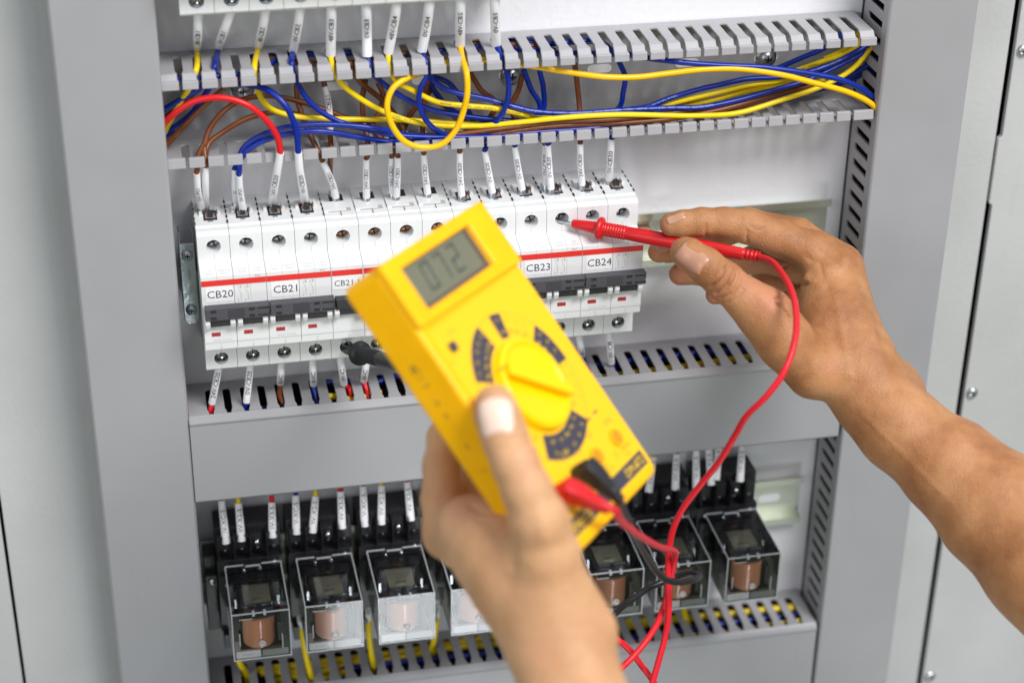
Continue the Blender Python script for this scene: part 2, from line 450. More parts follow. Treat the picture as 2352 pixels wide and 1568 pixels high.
# open duct
od = thing('wiring_duct', 'open grey slotted duct without its cover, full of blue, yellow and brown wires', 'wiring duct', (0, 0, 0), 'grey slotted wiring ducts')
sl_up = [-.00225 + .01 * i for i in range(38)]
sl_lo = [-.0018 + .01 * i for i in range(38)]
wall_h(.1313, -.0118, .3775, sl_up, .0325, od, 1)
wall_h(.0812, -.0118, .3805, sl_lo, .0325, od, 2)
b = MB()
b.box(-.0118, .3820, -.0018, -.0004, .0809, .1299)
b.build('duct_base', PVC, od)
for x in (.0318, .0820, .1310, .1796, .2300, .2808, .3273):
    b = MB(); poly = arc(.0045, 0, .0025, -math.pi / 2, math.pi / 2) + arc(-.0045, 0, .0025, math.pi / 2, 3 * math.pi / 2)
    b.prism(poly, 0, .0002, lambda u, v, t: (x + u, -.0018 - t, .1066 + v))
    b.build('mounting_slot', STICK, od)
for x, zz in ((.0317, .1080), (.1796, .1065), (.3273, .1070)):
    b = MB(); b.lathe((x, -.0018, zz), (0, -1, 0), [(0, .0062), (.0007, .0062), (.0008, .0048), (.0018, .0046), (.0032, .0036), (.0040, .0022), (.0043, .0004)], 28)
    b.box(x - .002, x + .002, -.0063, -.0055, zz - .0004, zz + .0004, 1); b.box(x - .0004, x + .0004, -.0063, -.0055, zz - .002, zz + .002, 1)
    tag(b.build('pan_head_screw', [ZINC, DARK]), {.0317: 'round zinc screw behind the red wire arch at the left end of the open duct', .1796: 'round zinc screw in the middle of the open duct beside a brown wire', .3273: 'round zinc screw near the right end of the open duct above the yellow wire'}[x], 'screw', 'screws holding the open duct')


def closed_duct(x0, x1, ztop, zbot, slots, label, hw=.0021):
    t = thing('wiring_duct', label, 'wiring duct', (0, 0, 0), 'grey slotted wiring ducts')
    wall_h(ztop, x0, x1, slots, .0375, t, 0, hw)
    b = MB(); b.box(x0, x1, -.0372, -.0006, zbot, zbot + .0014); b.build('lower_wall', PVC, t)
    b = MB(); b.box(x0, x1, -.0018, -.0004, zbot, ztop - .0014); b.build('duct_base', BLK, t)
    b = MB()
    prof = [(.0372, ztop + .0002), (.0376, ztop + .0008), (.0398, ztop - .0008), (.0412, ztop - .0030), (.0405, ztop - .0050),
            (.0405, zbot + .0010), (.0385, zbot - .0010), (.0335, zbot - .0008), (.0335, zbot - .0001), (.0385, zbot + .0002), (.0393, zbot + .0015), (.0393, ztop - .005), (.0385, ztop - .0016), (.0376, ztop - .0004)]
    b.prism(prof, x0 - .0002, x1, lambda u, v, q: (q, -u, v))
    b.build('cover', PVC, t, bevel=.0004)
    return t


sl2 = [.0013 + .01 * i for i in range(38)]
d2 = closed_duct(-.0115, .3800, -.0725, -.1290, sl2, 'closed grey duct with a plain front cover running below the white breakers')
sl3 = [.0003 + .01 * i for i in range(38)]
d3 = closed_duct(-.0115, .3800, -.2730, -.3295, sl3, 'closed grey duct at the bottom edge, below the clear relays', .0024)


def vduct(x0, x1, z0, z1, side, label):
    t = thing('wiring_duct', label, 'wiring duct', ((x0 + x1) / 2, 0, 0), 'grey slotted wiring ducts')
    cx = (x0 + x1) / 2
    slots = []
    zz = z0 + .012
    while zz < z1 - .012: slots.append(zz); zz += .01
    b = MB()
    xw = x0 - cx + .0006
    b.prism(comb(z0, z1, slots, .0375, vs=.0075, vn=.030), 0, .0014, lambda u, v, q: (xw + q, -v - .0006, u))
    b.build('side_wall', PVCW, t, bevel=.0003)
    b = MB(); b.prism(comb(z0, z1, slots, .0375, vs=.0075, vn=.030), 0, .0014, lambda u, v, q: (x1 - cx - .0006 - q, -v - .0006, u)); b.build('side_wall', PVCW, t)
    b = MB(); b.box(x0 - cx, x1 - cx, -.0018, -.0004, z0, z1); b.build('duct_base', BLK, t)
    b = MB(); w = (x1 - x0) / 2
    prof = [(-w - .0002, .0325), (-w - .0010, .0330), (-w - .0006, .0392), (-w + .0006, .0403), (w - .0006, .0403), (w + .0006, .0392), (w + .0010, .0330), (w + .0002, .0325), (w - .0004, .039), (-w + .0004, .039)]
    b.prism(prof, z0 - .001, z1 + .001, lambda u, v, q: (u, -v, q))
    b.build('cover', PVC, t, bevel=.0005)
    return t


vduct(-.0640, -.0125, -.45, .33, 1, 'wide grey vertical duct with a plain cover along the left edge')
vduct(.3830, .4340, -.45, .33, -1, 'wide grey vertical duct on the right with dark slots along its left side')

# hidden wire runs inside the closed ducts, seen through the slots
RUNC = [(BLU, 'blue'), (YEL, 'yellow'), (RED, 'red'), (BLU, 'blue'), (BRN, 'brown'), (YEL, 'yellow')]


def inner_run(z, Y, x0, x1, m, r, label, vertical=False):
    b = MB(); pts = []
    n = 16; ph = random.random() * 6
    for i in range(n + 1):
        t = i / n; wz = .0007 * math.sin(t * 9 + ph) + .0003 * math.sin(t * 23 + ph * 2); wy = .0022 * math.sin(t * 7 + ph * 1.7)
        if vertical: pts.append((z + wz, Y + wy, x0 + (x1 - x0) * t))
        else: pts.append((x0 + (x1 - x0) * t, Y + wy, z + wz))
    b.tube(smooth_path(pts, 4), r, 8)
    return tag(b.build('wire', m), label, 'wire', 'wires inside the closed ducts')


q = 0
for (z, Y, m, cn, x0, x1, where) in [
    (-.080, -.014, BLU, 'blue', .125, .372, 'rearmost in the slots beyond the meter'), (-.082, -.021, YEL, 'yellow', .12, .372, 'central in the slots beyond the meter'),
    (-.083, -.0265, RED, 'red', .12, .31, 'low in the slots right of the meter'), (-.0835, -.0315, BLU, 'blue', .12, .300, 'nearest the cover right of the meter'),
    (-.086, -.020, BLU, 'blue', .004, .075, 'in the first slots at the left end'), (-.085, -.0305, YEL, 'yellow', .025, .085, 'low in the slots under the second breaker'),
    (-.080, -.0235, YEL, 'yellow', .066, .10, 'crossing a slot beside the black probe'), (-.081, -.031, BRN, 'brown', .062, .20, 'in the slots left of the meter'),
    (-.078, -.0105, BLU, 'blue', .064, .115, 'rearmost just left of the meter')]:
    inner_run(z + .0020, Y, x0, x1, m, .0021, f'{cn} wire in the duct under the breakers, {where}')
for (z, Y, m, cn, x0, x1, where) in [
    (-.2785, -.0105, YEL, 'yellow', .020, .375, 'at the back of the slots'), (-.2790, -.0155, YEL, 'yellow', .005, .16, 'second from the back on the left half'),
    (-.2800, -.0230, BLU, 'blue', .07, .375, 'in the middle of the slots on the right half'), (-.2810, -.0290, RED, 'red', .13, .31, 'near the front edge under the middle relays'),
    (-.2800, -.0300, YEL, 'yellow', .285, .375, 'near the front edge at the right end'), (-.2790, -.0190, YEL, 'yellow', .02, .095, 'in the middle of the slots on the left'),
    (-.2820, -.0300, BLU, 'blue', .07, .14, 'near the front edge on the left half'), (-.2790, -.0255, YEL, 'yellow', .025, .075, 'toward the front at the left end'), (-.2785, -.0140, YEL, 'yellow', .16, .372, 'beside the rearmost one on the right half')]:
    inner_run(z + .0012, Y, x0, x1, m, .0023, f'{cn} wire inside the bottom duct, {where}')
for (x, Y, m, cn, z0, z1, where) in [(.3925, -.022, BLU, 'blue', .137, .24, 'behind the top slots'), (.391, -.027, YEL, 'yellow', .125, .22, 'behind the top slots'), (.394, -.030, RED, 'red', -.18, -.09, 'behind the slots by the forearm')]:
    inner_run(x, Y, z0, z1, m, .0015, f'{cn} wire inside the right vertical duct {where}', True)


# ------------------------------------------------------------------ DIN rails and end clamps
def rail(z, x0, x1, label):
    b = MB(); t = .001
    prof = [(.0075, .0175), (.0085, .0175), (.0085, .0130), (.0020, .0130), (.0020, -.0130), (.0085, -.0130), (.0085, -.0175), (.0075, -.0175), (.0075, -.0140), (.0010, -.0140), (.0010, .0140), (.0075, .0140)]
    b.prism(prof, x0, x1, lambda u, v, q_: (q_, -u, z + v))
    x = x0 + .012
    while x < x1 - .008:
        b.prism(arc(.0045, 0, .003, -math.pi / 2, math.pi / 2) + arc(-.0045, 0, .003, math.pi / 2, 3 * math.pi / 2), 0, .0002, lambda u, v, t_, x=x: (x + u, -.0020 - t_, z + v), 1)
        x += .0160
    return tag(b.build('mounting_rail', [ALU, PANEL], bevel=.0002), label, 'rail', 'metal mounting rails')


rail(0.0, -.0090, .3735, 'slotted metal rail that carries the white breakers, bare at its right end')
rail(-.196, -.0105, .3740, 'slotted metal rail that carries the black relay sockets, bare at its right end')
rail(.2065, .0, .36, 'metal rail behind the row of breakers at the top edge')

cl = thing('end_clamp', 'zinc rail end clamp with two cross head screws, left of the first breaker', 'end clamp', (-.0050, -.009, .004))
b = MB(); b.prism([(-.0042, -.0235), (-.0025, -.0265), (.0025, -.0265), (.0042, -.0235), (.0042, .0235), (-.0042, .0235)], 0, .0016, lambda u, v, t: (u, -t - .0095, v))
b.box(-.0042, -.0032, -.0095, 0, -.0225, .0300); b.box(.0032, .0042, -.0095, 0, -.0225, .0300)
b.text('SSdd', lambda x, y: (-y, -.01116, -x + .0045), .0022, 1); b.text('DM-1', lambda x, y: (-y, -.01116, -x - .0085), .0022, 1)
b.build('clamp_plate', [ZINCD, INKG], cl, bevel=.0004)
for zz in (.0165, -.0175):
    b = MB(); b.lathe((0, -.0111, zz), (0, -1, 0), [(0, .0032), (.001, .0031), (.0018, .0022), (.002, .0003)], 22)
    b.box(-.0014, .0014, -.0135, -.0128, zz - .0003, zz + .0003, 1); b.box(-.0003, .0003, -.0135, -.0128, zz - .0014, zz + .0014, 1)
    b.build('screw', [ZINC, DARK], cl)
b = MB(); b.prism([(0, -.012), (.0030, -.008), (.0034, .004), (0, .010)], 0, .001, lambda u, v, t: (.0042 + u, -t - .004, v - .006)); b.build('spring_tab', ZINCD, cl)

# ------------------------------------------------------------------ breakers
PW = .0175
PROF = [(0, .0445), (.0335, .0440), (.0350, .0432), (.0388, .0430), (.0413, .0412), (.0413, .0270), (.0555, .0238), (.0555, -.0150), (.0550, -.0207),
        (.0413, -.0212), (.0413, -.0405), (.0400, -.0418), (0, -.0418)]


def shell(b, x0, x1, front=True):
    """one pole: closed moulded case with two round screw openings"""
    g = .00012; xa, xb = x0 + g, x1 - g; cx = (x0 + x1) / 2
    n = len(PROF)
    A = [(xa, -y, z) for y, z in PROF]; Bv = [(xb, -y, z) for y, z in PROF]
    skip = {4, 9}
    b.add(A, [tuple(range(n))]); b.add(Bv, [tuple(range(n - 1, -1, -1))])
    for i in range(n):
        j = (i + 1) % n
        if i in skip: continue
        b.add([A[i], A[j], Bv[j], Bv[i]], [(0, 1, 2, 3)])
    for (z0, z1, zc, dp) in ((.0412, .0270, .0349, .0085), (-.0212, -.0405, -.0342, .0035)):
        zl, zh = min(z0, z1), max(z0, z1)
        b.plate_hole(xa, xb, zl, zh, cx, zc, .0039, lambda u, v: (u, -.0413, v))
        b.lathe((cx, -.0413, zc), (0, 1, 0), [(0, .0039), (dp, .0039)], 28, 0, caps=False)
        b.add([(cx - .0039, -.0413 + dp, zc - .0039), (cx + .0039, -.0413 + dp, zc - .0039), (cx + .0039, -.0413 + dp, zc + .0039), (cx - .0039, -.0413 + dp, zc + .0039)], [(0, 1, 2, 3)], 2)
    # centre joint of the case
    for (y0, z0, y1, z1) in ((.0413, .0405, .0413, .0391), (.0413, .0308, .0413, .0271), (.0413, .0270, .0555, .0238), (.0555, .0236, .0555, .0080), (.0555, -.0052, .0552, -.0205), (.0413, -.0216, .0413, -.0300), (.0413, -.0384, .0413, -.0404)):
        d = .00004; ln = math.hypot(y1 - y0, z1 - z0); ny, nz = (z0 - z1) / ln, (y1 - y0) / ln
        for s_ in (-1, 1):
            pass
        P = [(cx - .00008, -(y0 + ny * d), z0 + nz * d), (cx + .00008, -(y0 + ny * d), z0 + nz * d), (cx + .00008, -(y1 + ny * d), z1 + nz * d), (cx - .00008, -(y1 + ny * d), z1 + nz * d)]
        b.add(P, [(0, 1, 2, 3)], 1)


def screw_part(parent, cx, zc, yb, m, name='terminal_screw', tilt=0.0):
    b = MB(); b.lathe((cx, yb + .0001, zc), (0, -1, 0), [(0, .0037), (.0012, .0036), (.0019, .0026), (.0022, .001), (.0023, .0001)], 24)
    ca, sa = math.cos(tilt), math.sin(tilt)
    if m is SCREWM:      # washer ribs seen through the lower openings
        for v_, L_ in ((-.0022, .0024), (-.0010, .0033), (.0003, .0035), (.0016, .0030)): b.box(cx - L_, cx + L_, yb - .0024, yb - .0005, zc + v_, zc + v_ + .00035, 1)
        b.box(cx - .0003, cx + .0003, yb - .0026, yb - .0010, zc + .0004, zc + .0030, 1)
        return b.build(name, [m, DARK], parent)
    for L_, w_ in ((.0030, .0004), (.0004, .0030)):
        vs = [(cx + u * ca - v * sa, yb - yy, zc + u * sa + v * ca) for u in (-L_, L_) for v in (-w_, w_) for yy in (.0012, .00245)]
        b.add(vs, [(0, 1, 3, 2), (4, 6, 7, 5), (0, 4, 5, 1), (2, 3, 7, 6), (0, 2, 6, 4), (1, 5, 7, 3)], 1)
    return b.build(name, [m, DARK], parent)


def top_clip(b, cx, yy=-.0225):
    """terminal pocket on top of a pole: dark well, zinc bracket, black clip, white guides"""
    z = .0443
    b.box(cx - .0036, cx + .0036, yy - .0052, yy + .0065, z - .001, z + .00025, 2)
    b.box(cx - .0028, cx + .0028, yy - .0040, yy + .0010, z, z + .0012, 3)
    b.box(cx - .0011, cx + .0011, yy - .0078, yy - .0036, z - .0004, z + .0007, 3)
    b.box(cx - .0013, cx + .0013, yy - .0042, yy + .0006, z + .0010, z + .0034, 4)
    b.box(cx - .0022, cx - .0012, yy - .0012, yy + .0010, z + .0008, z + .0022, 5); b.box(cx + .0014, cx + .0024, yy - .0030, yy - .0006, z + .0008, z + .0020, 5)
    for s_ in (-1, 1):
        b.box(cx + s_ * .0050 - .0008, cx + s_ * .0050 + .0008, yy + .0015, yy + .0085, z - .0002, z + .0016)
        b.box(cx + s_ * .0036 - .0010, cx + s_ * .0036 + .0010, yy + .0060, yy + .0085, z - .0002, z + .0014)
    for s_ in (-1, 1):
        for k_ in range(5):
            b.box(cx + s_ * .0086 - .00022, cx + s_ * .0086 + .00022, yy - .0100 + k_ * .0062, yy - .0068 + k_ * .0062, z - .0002, z + .00045, 2)


def breaker2(x, zc, lab, label, group, top=True, handle=True):
    t = thing('circuit_breaker', label, 'circuit breaker', (x, 0, zc), group)
    b = MB()
    for k_ in range(2): shell(b, k_ * PW, (k_ + 1) * PW)
    if top:
        for k_ in range(2): top_clip(b, (k_ + .5) * PW)
    fr = lambda x_, y_: (x_, -.05557, y_)
    sp = lambda x_, y_: (x_, -.0413 - (.0270 - y_) / (.0032) * .0142 - .0001, y_ + .00012)
    if handle:
        b.text('1', lambda u, v: fr(.0195 + u, .0165 + v), .0013, 6); b.text('3', lambda u, v: fr(.0233 + u, .0165 + v), .0013, 6)
        b.text('2', lambda u, v: fr(.0195 + u, .0087 + v), .0013, 6); b.text('4', lambda u, v: fr(.0233 + u, .0087 + v), .0013, 6)
        for xx in (.0210, .0248):
            for a in ((-.00009, .00009, .0158, .0178), (-.0006, .0006, .0162, .0164), (-.0006, .0006, .0172, .0174), (-.00009, .00009, .0084, .0128)):
                b.box(xx + a[0], xx + a[1], -.05556, -.0555, a[2], a[3], 6)
            b.add([(xx, -.05557, .0128), (xx + .00018, -.05557, .0128), (xx - .0010, -.05557, .0152), (xx - .00118, -.05557, .0152)], [(0, 1, 2, 3)], 6)
        for xx, tx in ((.0045, 'C D'), (.0130, 'KZA C10'), (.0225, 'CC UL'), (.0310, 'CSP')):
            b.text(tx, lambda u, v, xx=xx: (xx + u, -.0505 + (v) * .976 - .00008, .02495 + v * .22 + .00010), .0012, 7)
            b.text('MADE IN', lambda u, v, xx=xx: (xx + u, -.0530 + (v) * .976 - .00008, .02438 + v * .22 + .00010), .0008, 7)
        b.text('EAC', lambda u, v: fr(.0305 + u, .0228 + v), .0012, 6)
        b.text('3', lambda u, v: fr(.0140 + u, .0086 + v), .0011, 7)
        b.text('007 8C 1A C8 0B', lambda u, v: fr(.0098 + u, -.0148 + v), .0010, 7)
        b.box(.0003, 2 * PW - .0003, -.05556, -.0555, -.01640, -.01625, 1)
    body = b.build('body', [WHT, SEAM, DARK, ZINC, BLK, COPPER, INKG, INKL], t, bevel=.0003)
    b = MB(); b.box(.0002, 2 * PW - .0002, -.0557, -.0555, .0184, .0217)
    if handle: b.build('red_stripe', REDP, t)
    for k_ in range(2):
        screw_part(t, (k_ + .5) * PW, .0349, -.0413 + .0085, ZINC, tilt=.4 + k_); screw_part(t, (k_ + .5) * PW, -.0342, -.0413 + .0035, SCREWM, tilt=.2 + k_ * .7)
    if handle:
        b = MB(); b.box(.0022, .0172, -.05572, -.05551, .0090, .0180)
        b.text(lab, lambda u, v: (.0098 + u, -.05576, .0135 + v), .0046, 1, narrow=1.0); b.build('name_sticker', [STICK, INK], t)
        h = thing('handle', None, None); h.parent = t
        COL.objects.unlink(h); bpy.data.objects.remove(h)
        b = MB(); zb, zt_ = .0006, .0075; y0, y1 = -.0618, -.0562
        b.box(.0010, .0350, y0, y1, zb, zt_)
        for (a0, a1, c0, c1) in ((.0040, .0068, .0054, .0068), (.0040, .0068, .0014, .0028), (.0245, .0274, .0054, .0068), (.0245, .0274, .0014, .0028), (.0292, .0351, .0058, .0066), (.0292, .0351, .0016, .0024)):
            b.box(a0 - .0002, a1 + .0002, y0 - .0001, y0 + .001, c0 - .0002, c1 + .0002, 1)
        for k_ in range(7): b.box(.0132, .0222, y0 - .0004, y0 + .0002, .0012 + k_ * .0009, .0016 + k_ * .0009)
        b.box(.0350, .0357, y0, y1, zb, zb + .0020); b.box(.0350, .0357, y0, y1, zb + .0030, zt_ - .0020); b.box(.0350, .0357, y0, y1, zt_ - .0014, zt_)
        b.build('handle_bar', [BAR, DARK], t, bevel=.0003)
        for k_ in range(2):
            b = MB(); b.box(k_ * PW + .0036, (k_ + 1) * PW - .0036, -.0590, -.0550, -.0046, .0008)
            b.text('ON', lambda u, v: (k_ * PW + .0098 + u, -.05885, -.0018 + v), .0016, 1); b.build('toggle', [BLK, INKG], t, bevel=.0002)
            for s_ in (.0020, PW - .0020):
                b = MB(); b.prism([(.0550, .0004), (.0606, .0004), (.0612, -.0020), (.0600, -.0052), (.0585, -.0062), (.0550, -.0066)], k_ * PW + s_ - .0014, k_ * PW + s_ + .0014, lambda u, v, q_: (q_, -u, v)); b.build('hinge_lug', WHT, t, bevel=.0005)
            b = MB(); b.box(k_ * PW + .0039, k_ * PW + .0087, -.0557, -.0553, -.0122, -.0100); b.box(k_ * PW + .0062, k_ * PW + .0064, -.05575, -.0553, -.0112, -.0100, 1); b.build('indicator_window', [REDW, DARK], t)
    return t


GB = 'white breakers in the middle row'
breaker2(0 * PW, 0, 'CB20', 'white two pole breaker with a CB20 sticker, leftmost of the middle row', GB)
breaker2(2 * PW, 0, 'CB21', 'white two pole breaker with a fully visible CB21 sticker and a grey handle bar', GB)
breaker2(8 * PW, 0, 'CB22', 'white two pole breaker mostly hidden by the yellow meter, beside the CB23 one', GB)
breaker2(10 * PW, 0, 'CB23', 'white breaker with a CB23 sticker and the red probe tip in its hole', GB)
breaker2(12 * PW, 0, 'CB24', 'white two pole breaker with a CB24 sticker, rightmost of the middle row', GB)


def breaker1(x, lab, label):
    t = thing('circuit_breaker', label, 'circuit breaker', (x, 0, 0), GB)
    b = MB(); shell(b, 0, PW)
    z = .0443; yy = -.0135; cx = PW / 2
    b.box(cx - .0038, cx + .0038, yy - .0030, yy + .0060, z - .001, z + .0003, 2)
    b.box(cx - .0060, cx + .0064, -.0295, -.0255, z - .0006, z + .0003, 1)
    b.box(.0002, cx + .0038, -.0290, -.0180, z - .0006, z + .0010); b.box(cx + .0004, cx + .0006, -.034, -.0285, z - .0004, z + .0002, 2)
    fr = lambda x_, y_: (x_, -.05557, y_)
    b.box(.0003, PW - .0003, -.05556, -.0555, -.01640, -.01625, 1)
    b.build('body', [WHT, SEAM, DARK], t, bevel=.0003)
    b = MB(); b.box(.0004, PW - .0004, -.0557, -.0555, .0184, .0217); b.build('red_stripe', REDP, t)
    screw_part(t, cx, .0349, -.0413 + .0085, COPPER, tilt=.3); screw_part(t, cx, -.0342, -.0413 + .0035, SCREWM, tilt=.3)
    b = MB(); b.box(.0006, .0168, -.05572, -.05551, .0100, .0180); b.text(lab, lambda u, v: (.0082 + u, -.05576, .0140 + v), .0036, 1); b.build('name_sticker', [STICK, INK], t)
    b = MB(); b.box(.0016, PW - .0010, -.0618, -.0550, .0006, .0062); b.build('handle_bar', BLK, t, bevel=.0005)
    b = MB(); b.box(.0036, PW - .0036, -.0588, -.0550, -.0040, .0006); b.build('toggle', BLK, t, bevel=.0002)
    for s_ in (.0020, PW - .0020):
        b = MB(); b.prism([(.0550, .0004), (.0606, .0004), (.0612, -.0020), (.0600, -.0052), (.0585, -.0062), (.0550, -.0066)], s_ - .0014, s_ + .0014, lambda u, v, q_: (q_, -u, v)); b.build('hinge_lug', WHT, t, bevel=.0005)
    return t


breaker1(4 * PW, 'CB21.1', 'single pole white breaker with the black probe in its bottom hole, left of the meter')
breaker1(5 * PW, 'CB21.2', 'narrow single pole breaker with its sticker covered by the corner of the yellow meter')
breaker1(6 * PW, 'CB21.3', 'single pole white breaker with a copper coloured screw half hidden by the meter top edge')
breaker1(7 * PW, 'CB21.4', 'single pole white breaker of which only the notched top shows above the meter')
for i in range(5):
    breaker2(i * 2 * PW, .2065, '', ['cropped white breaker at the top edge, above the 48V-CB1 wire', 'cropped white breaker at the top edge above the 48V-CB2 wire', 'cropped white breaker at the top edge above the 48V-CB3 wire', 'cropped white breaker at the top edge above the 48V-CB4 wire', 'cropped white breaker at the top edge, rightmost, above the 48V-CB5 wire'][i], 'cropped breakers along the top edge', top=False, handle=False)

# ------------------------------------------------------------------ wires
ZCLIP = [None]; FLOOR = [0]


def pt(p):
    q_ = pt0(p)
    if FLOOR[0] and q_[2] < .0832 and -.040 < q_[1]:
        q_ = np.array([q_[0], max(q_[1], -.0300), .0832])
    if ZCLIP[0] and len(p) == 4 and q_[2] > ZCLIP[0]:
        a = vp(p[0], p[1], p[2]); q_ = atz(a[0], a[1], ZCLIP[0]); q_[1] = min(max(q_[1], -.0315), -.0030)
    return q_


def pt0(p):
    v, x, y = p[0], p[1], p[2]
    if v == 'w': return np.array(p[1:4], float)
    a = vp(v, x, y)
    return atz(a[0], a[1], p[4]) if len(p) == 5 else aty(a[0], a[1], p[3])


def wire(m, label, pts, sleeves=(), prints=(), r=.0015, group='insulated wires', ferrule=None, inkm=INK):
    path = smooth_path([pt(p) for p in pts], 8)
    SP = [smooth_path([pt(p) for p in sp], 8) for (sp, _, _, _) in sleeves]
    for P, (_, _, sr, _) in zip(SP, sleeves):          # the wire ends just inside its sleeve
        P = np.array(P); A = np.array(path)
        near = np.array([np.min(np.linalg.norm(P - a, axis=1)) < sr * 2.2 for a in A])
        lo_, hi_ = P[:, 2].min(), P[:, 2].max()
        free_ = np.where(~near)[0]
        if len(free_) == 0: continue
        runs = np.split(free_, np.where(np.diff(free_) > 1)[0] + 1); run = max(runs, key=lambda q_: np.linalg.norm(np.diff(A[q_], axis=0), axis=1).sum() if len(q_) > 1 else 0)
        seg_ = [A[i] for i in run]
        if len(seg_) < 2: continue
        ends = [(np.linalg.norm(seg_[a] - P[b_]), a, b_) for a in (0, -1) for b_ in (0, -1)]
        _, a, b_ = min(ends); inner = P[1] if b_ == 0 else P[-2]
        ext = [P[b_], inner]
        seg_ = (ext[::-1] + seg_) if a == 0 else (seg_ + ext)
        path = smooth_path(seg_, 3)
    b = MB(); b.tube(path, r, 14)
    for (txt, s0, up, flip) in prints:
        text_on_path(b, path, r, txt, .0011, s0, 1, 1.25, up, flip)
    o = b.build('wire', [m, inkm]); tag(o, label, 'wire', group)
    for (sp, txt, sr, h) in sleeves:
        up_read = pt(sp[0])[2] > pt(sp[-1])[2]
        P = smooth_path([pt(p) for p in sp], 8)
        n = len(P); rad = np.full(n, sr)
        if h > 0: rad = sr * (1 + .16 * np.linspace(0, 1, n) ** 2)
        b = MB(); b.tube(P, rad, 18)
        if txt: text_on_path(b, P, sr * 1.06, txt, .0022 if sr < .0020 else .0027, 0, 1, 1.25, 0, up_read, True)
        b.build('sleeve', [SLEEVE, INK], o)
    if ferrule is not None:
        b = MB(); c = pt(ferrule); b.lathe(c, (0, 0, -1), [(-.0010, .0013), (0, .0021), (.0045, .0021)], 14); b.build('ferrule', ZINC, o)
    return o


GW = 'insulated wires'
z1 = .1325
P1 = ('DUMMY',)
HK = 'XXVII HELUKABEL   <VDE>   H07V-K   1x1,5 QMM   CCC   A104311   60227IEC02(RV)'
wire(YEL, 'yellow wire with the faint sleeve 48V-CB1, leftmost drop from the top breakers', [('A', 300, 60, -.034), ('A', 297, 200, -.026), ('A', 294, 320, 'z', z1), ('A', 290, 440, -.029), ('A', 255, 540, -.027), ('A', 190, 640, -.024), ('A', 110, 780, -.02), ('A', 60, 860, -.018)],
     [([('A', 306, -20, -.036), ('A', 302, 90, -.033), ('A', 300, 200, -.028), ('A', 295, 308, 'z', z1)], '48V-CB1', .0024, 0)])
wire(BLU, 'blue wire with a tilted faint sleeve, second drop from the left at the top', [('A', 500, 60, -.034), ('A', 455, 200, -.028), ('A', 428, 310, 'z', z1), ('A', 405, 420, -.029), ('A', 385, 520, -.025), ('A', 330, 620, -.02), ('A', 230, 740, -.015), ('A', 100, 830, -.012), ('A', 40, 870, -.012)],
     [([('A', 535, -20, -.036), ('A', 505, 80, -.034), ('A', 462, 200, -.028), ('A', 428, 300, 'z', z1)], '0V-CB1', .0024, 0)])
wire(YEL, 'yellow wire from sleeve 48V-CB2 that dips and runs flat through the open duct', [('A', 725, 60, -.034), ('A', 700, 180, -.028), ('A', 680, 300, 'z', z1), ('A', 655, 430, -.029), ('A', 672, 560, -.027), ('A', 740, 670, -.026), ('A', 870, 722, -.025), ('A', 1100, 745, -.024), ('A', 1480, 752, -.022), ('A', 1800, 765, -.021), ('A', 2200, 800, -.020), ('B', 120, 790, -.016), ('B', 500, 700, -.014), ('B', 1000, 620, -.013)],
     [([('A', 745, -20, -.036), ('A', 728, 70, -.034), ('A', 705, 180, -.028), ('A', 682, 292, 'z', z1)], '48V-CB2', .0024, 0)])
wire(BLU, 'blue wire from sleeve 0V-CB2 sweeping down to the right across the open duct', [('A', 940, 60, -.034), ('A', 920, 180, -.028), ('A', 898, 320, 'z', z1), ('A', 888, 400, -.030), ('A', 915, 500, -.029), ('A', 1000, 640, -.030), ('A', 1150, 748, -.031), ('A', 1350, 810, -.032), ('A', 1550, 850, -.032), ('A', 2000, 862, -.032), ('A', 2352, 850, -.030), ('B', 350, 785, -.026), ('B', 620, 765, -.022), ('B', 860, 700, -.016)],
     [([('A', 955, -20, -.036), ('A', 940, 80, -.034), ('A', 922, 190, -.028), ('A', 898, 318, 'z', z1)], '0V-CB2', .0024, 0)])
wire(YEL, 'yellow wire from sleeve 48V-CB3 curving right under the amber loop', [('A', 1140, 60, -.034), ('A', 1138, 200, -.028), ('A', 1133, 345, 'z', z1), ('A', 1148, 440, -.030), ('A', 1195, 520, -.029), ('A', 1350, 640, -.028), ('A', 1550, 735, -.028), ('A', 1730, 780, -.028), ('A', 2050, 792, -.029), ('A', 2352, 765, -.031), ('B', 350, 695, -.032), ('B', 700, 675, -.032), ('B', 1150, 682, -.031), ('B', 1400, 665, -.028), ('B', 1650, 590, -.025), ('B', 1900, 505, -.022), ('B', 2080, 400, -.020), ('B', 2190, 270, -.018)],
     [([('A', 1140, -20, -.036), ('A', 1138, 90, -.034), ('A', 1135, 220, -.027), ('A', 1133, 342, 'z', z1)], '48V-CB3', .0027, 0)], [('<VDE>  1x1.5', .055, .0003, False)])
wire(BLU, 'blue wire from sleeve 0V-CB3 crossing behind the amber loop', [('A', 1357, 60, -.034), ('A', 1360, 200, -.028), ('A', 1362, 358, 'z', z1), ('A', 1392, 450, -.031), ('A', 1440, 505, -.029), ('A', 1550, 590, -.027), ('A', 1750, 685, -.025), ('A', 2100, 745, -.023), ('A', 2352, 762, -.021), ('B', 200, 712, -.018), ('B', 600, 690, -.015), ('B', 1000, 640, -.013)],
     [([('A', 1355, -20, -.036), ('A', 1358, 90, -.034), ('A', 1360, 220, -.027), ('A', 1362, 352, 'z', z1)], '0V-CB3', .0027, 0)], [('ROHS   TIS 11-2553', .095, .0002, False)], inkm=PALE)
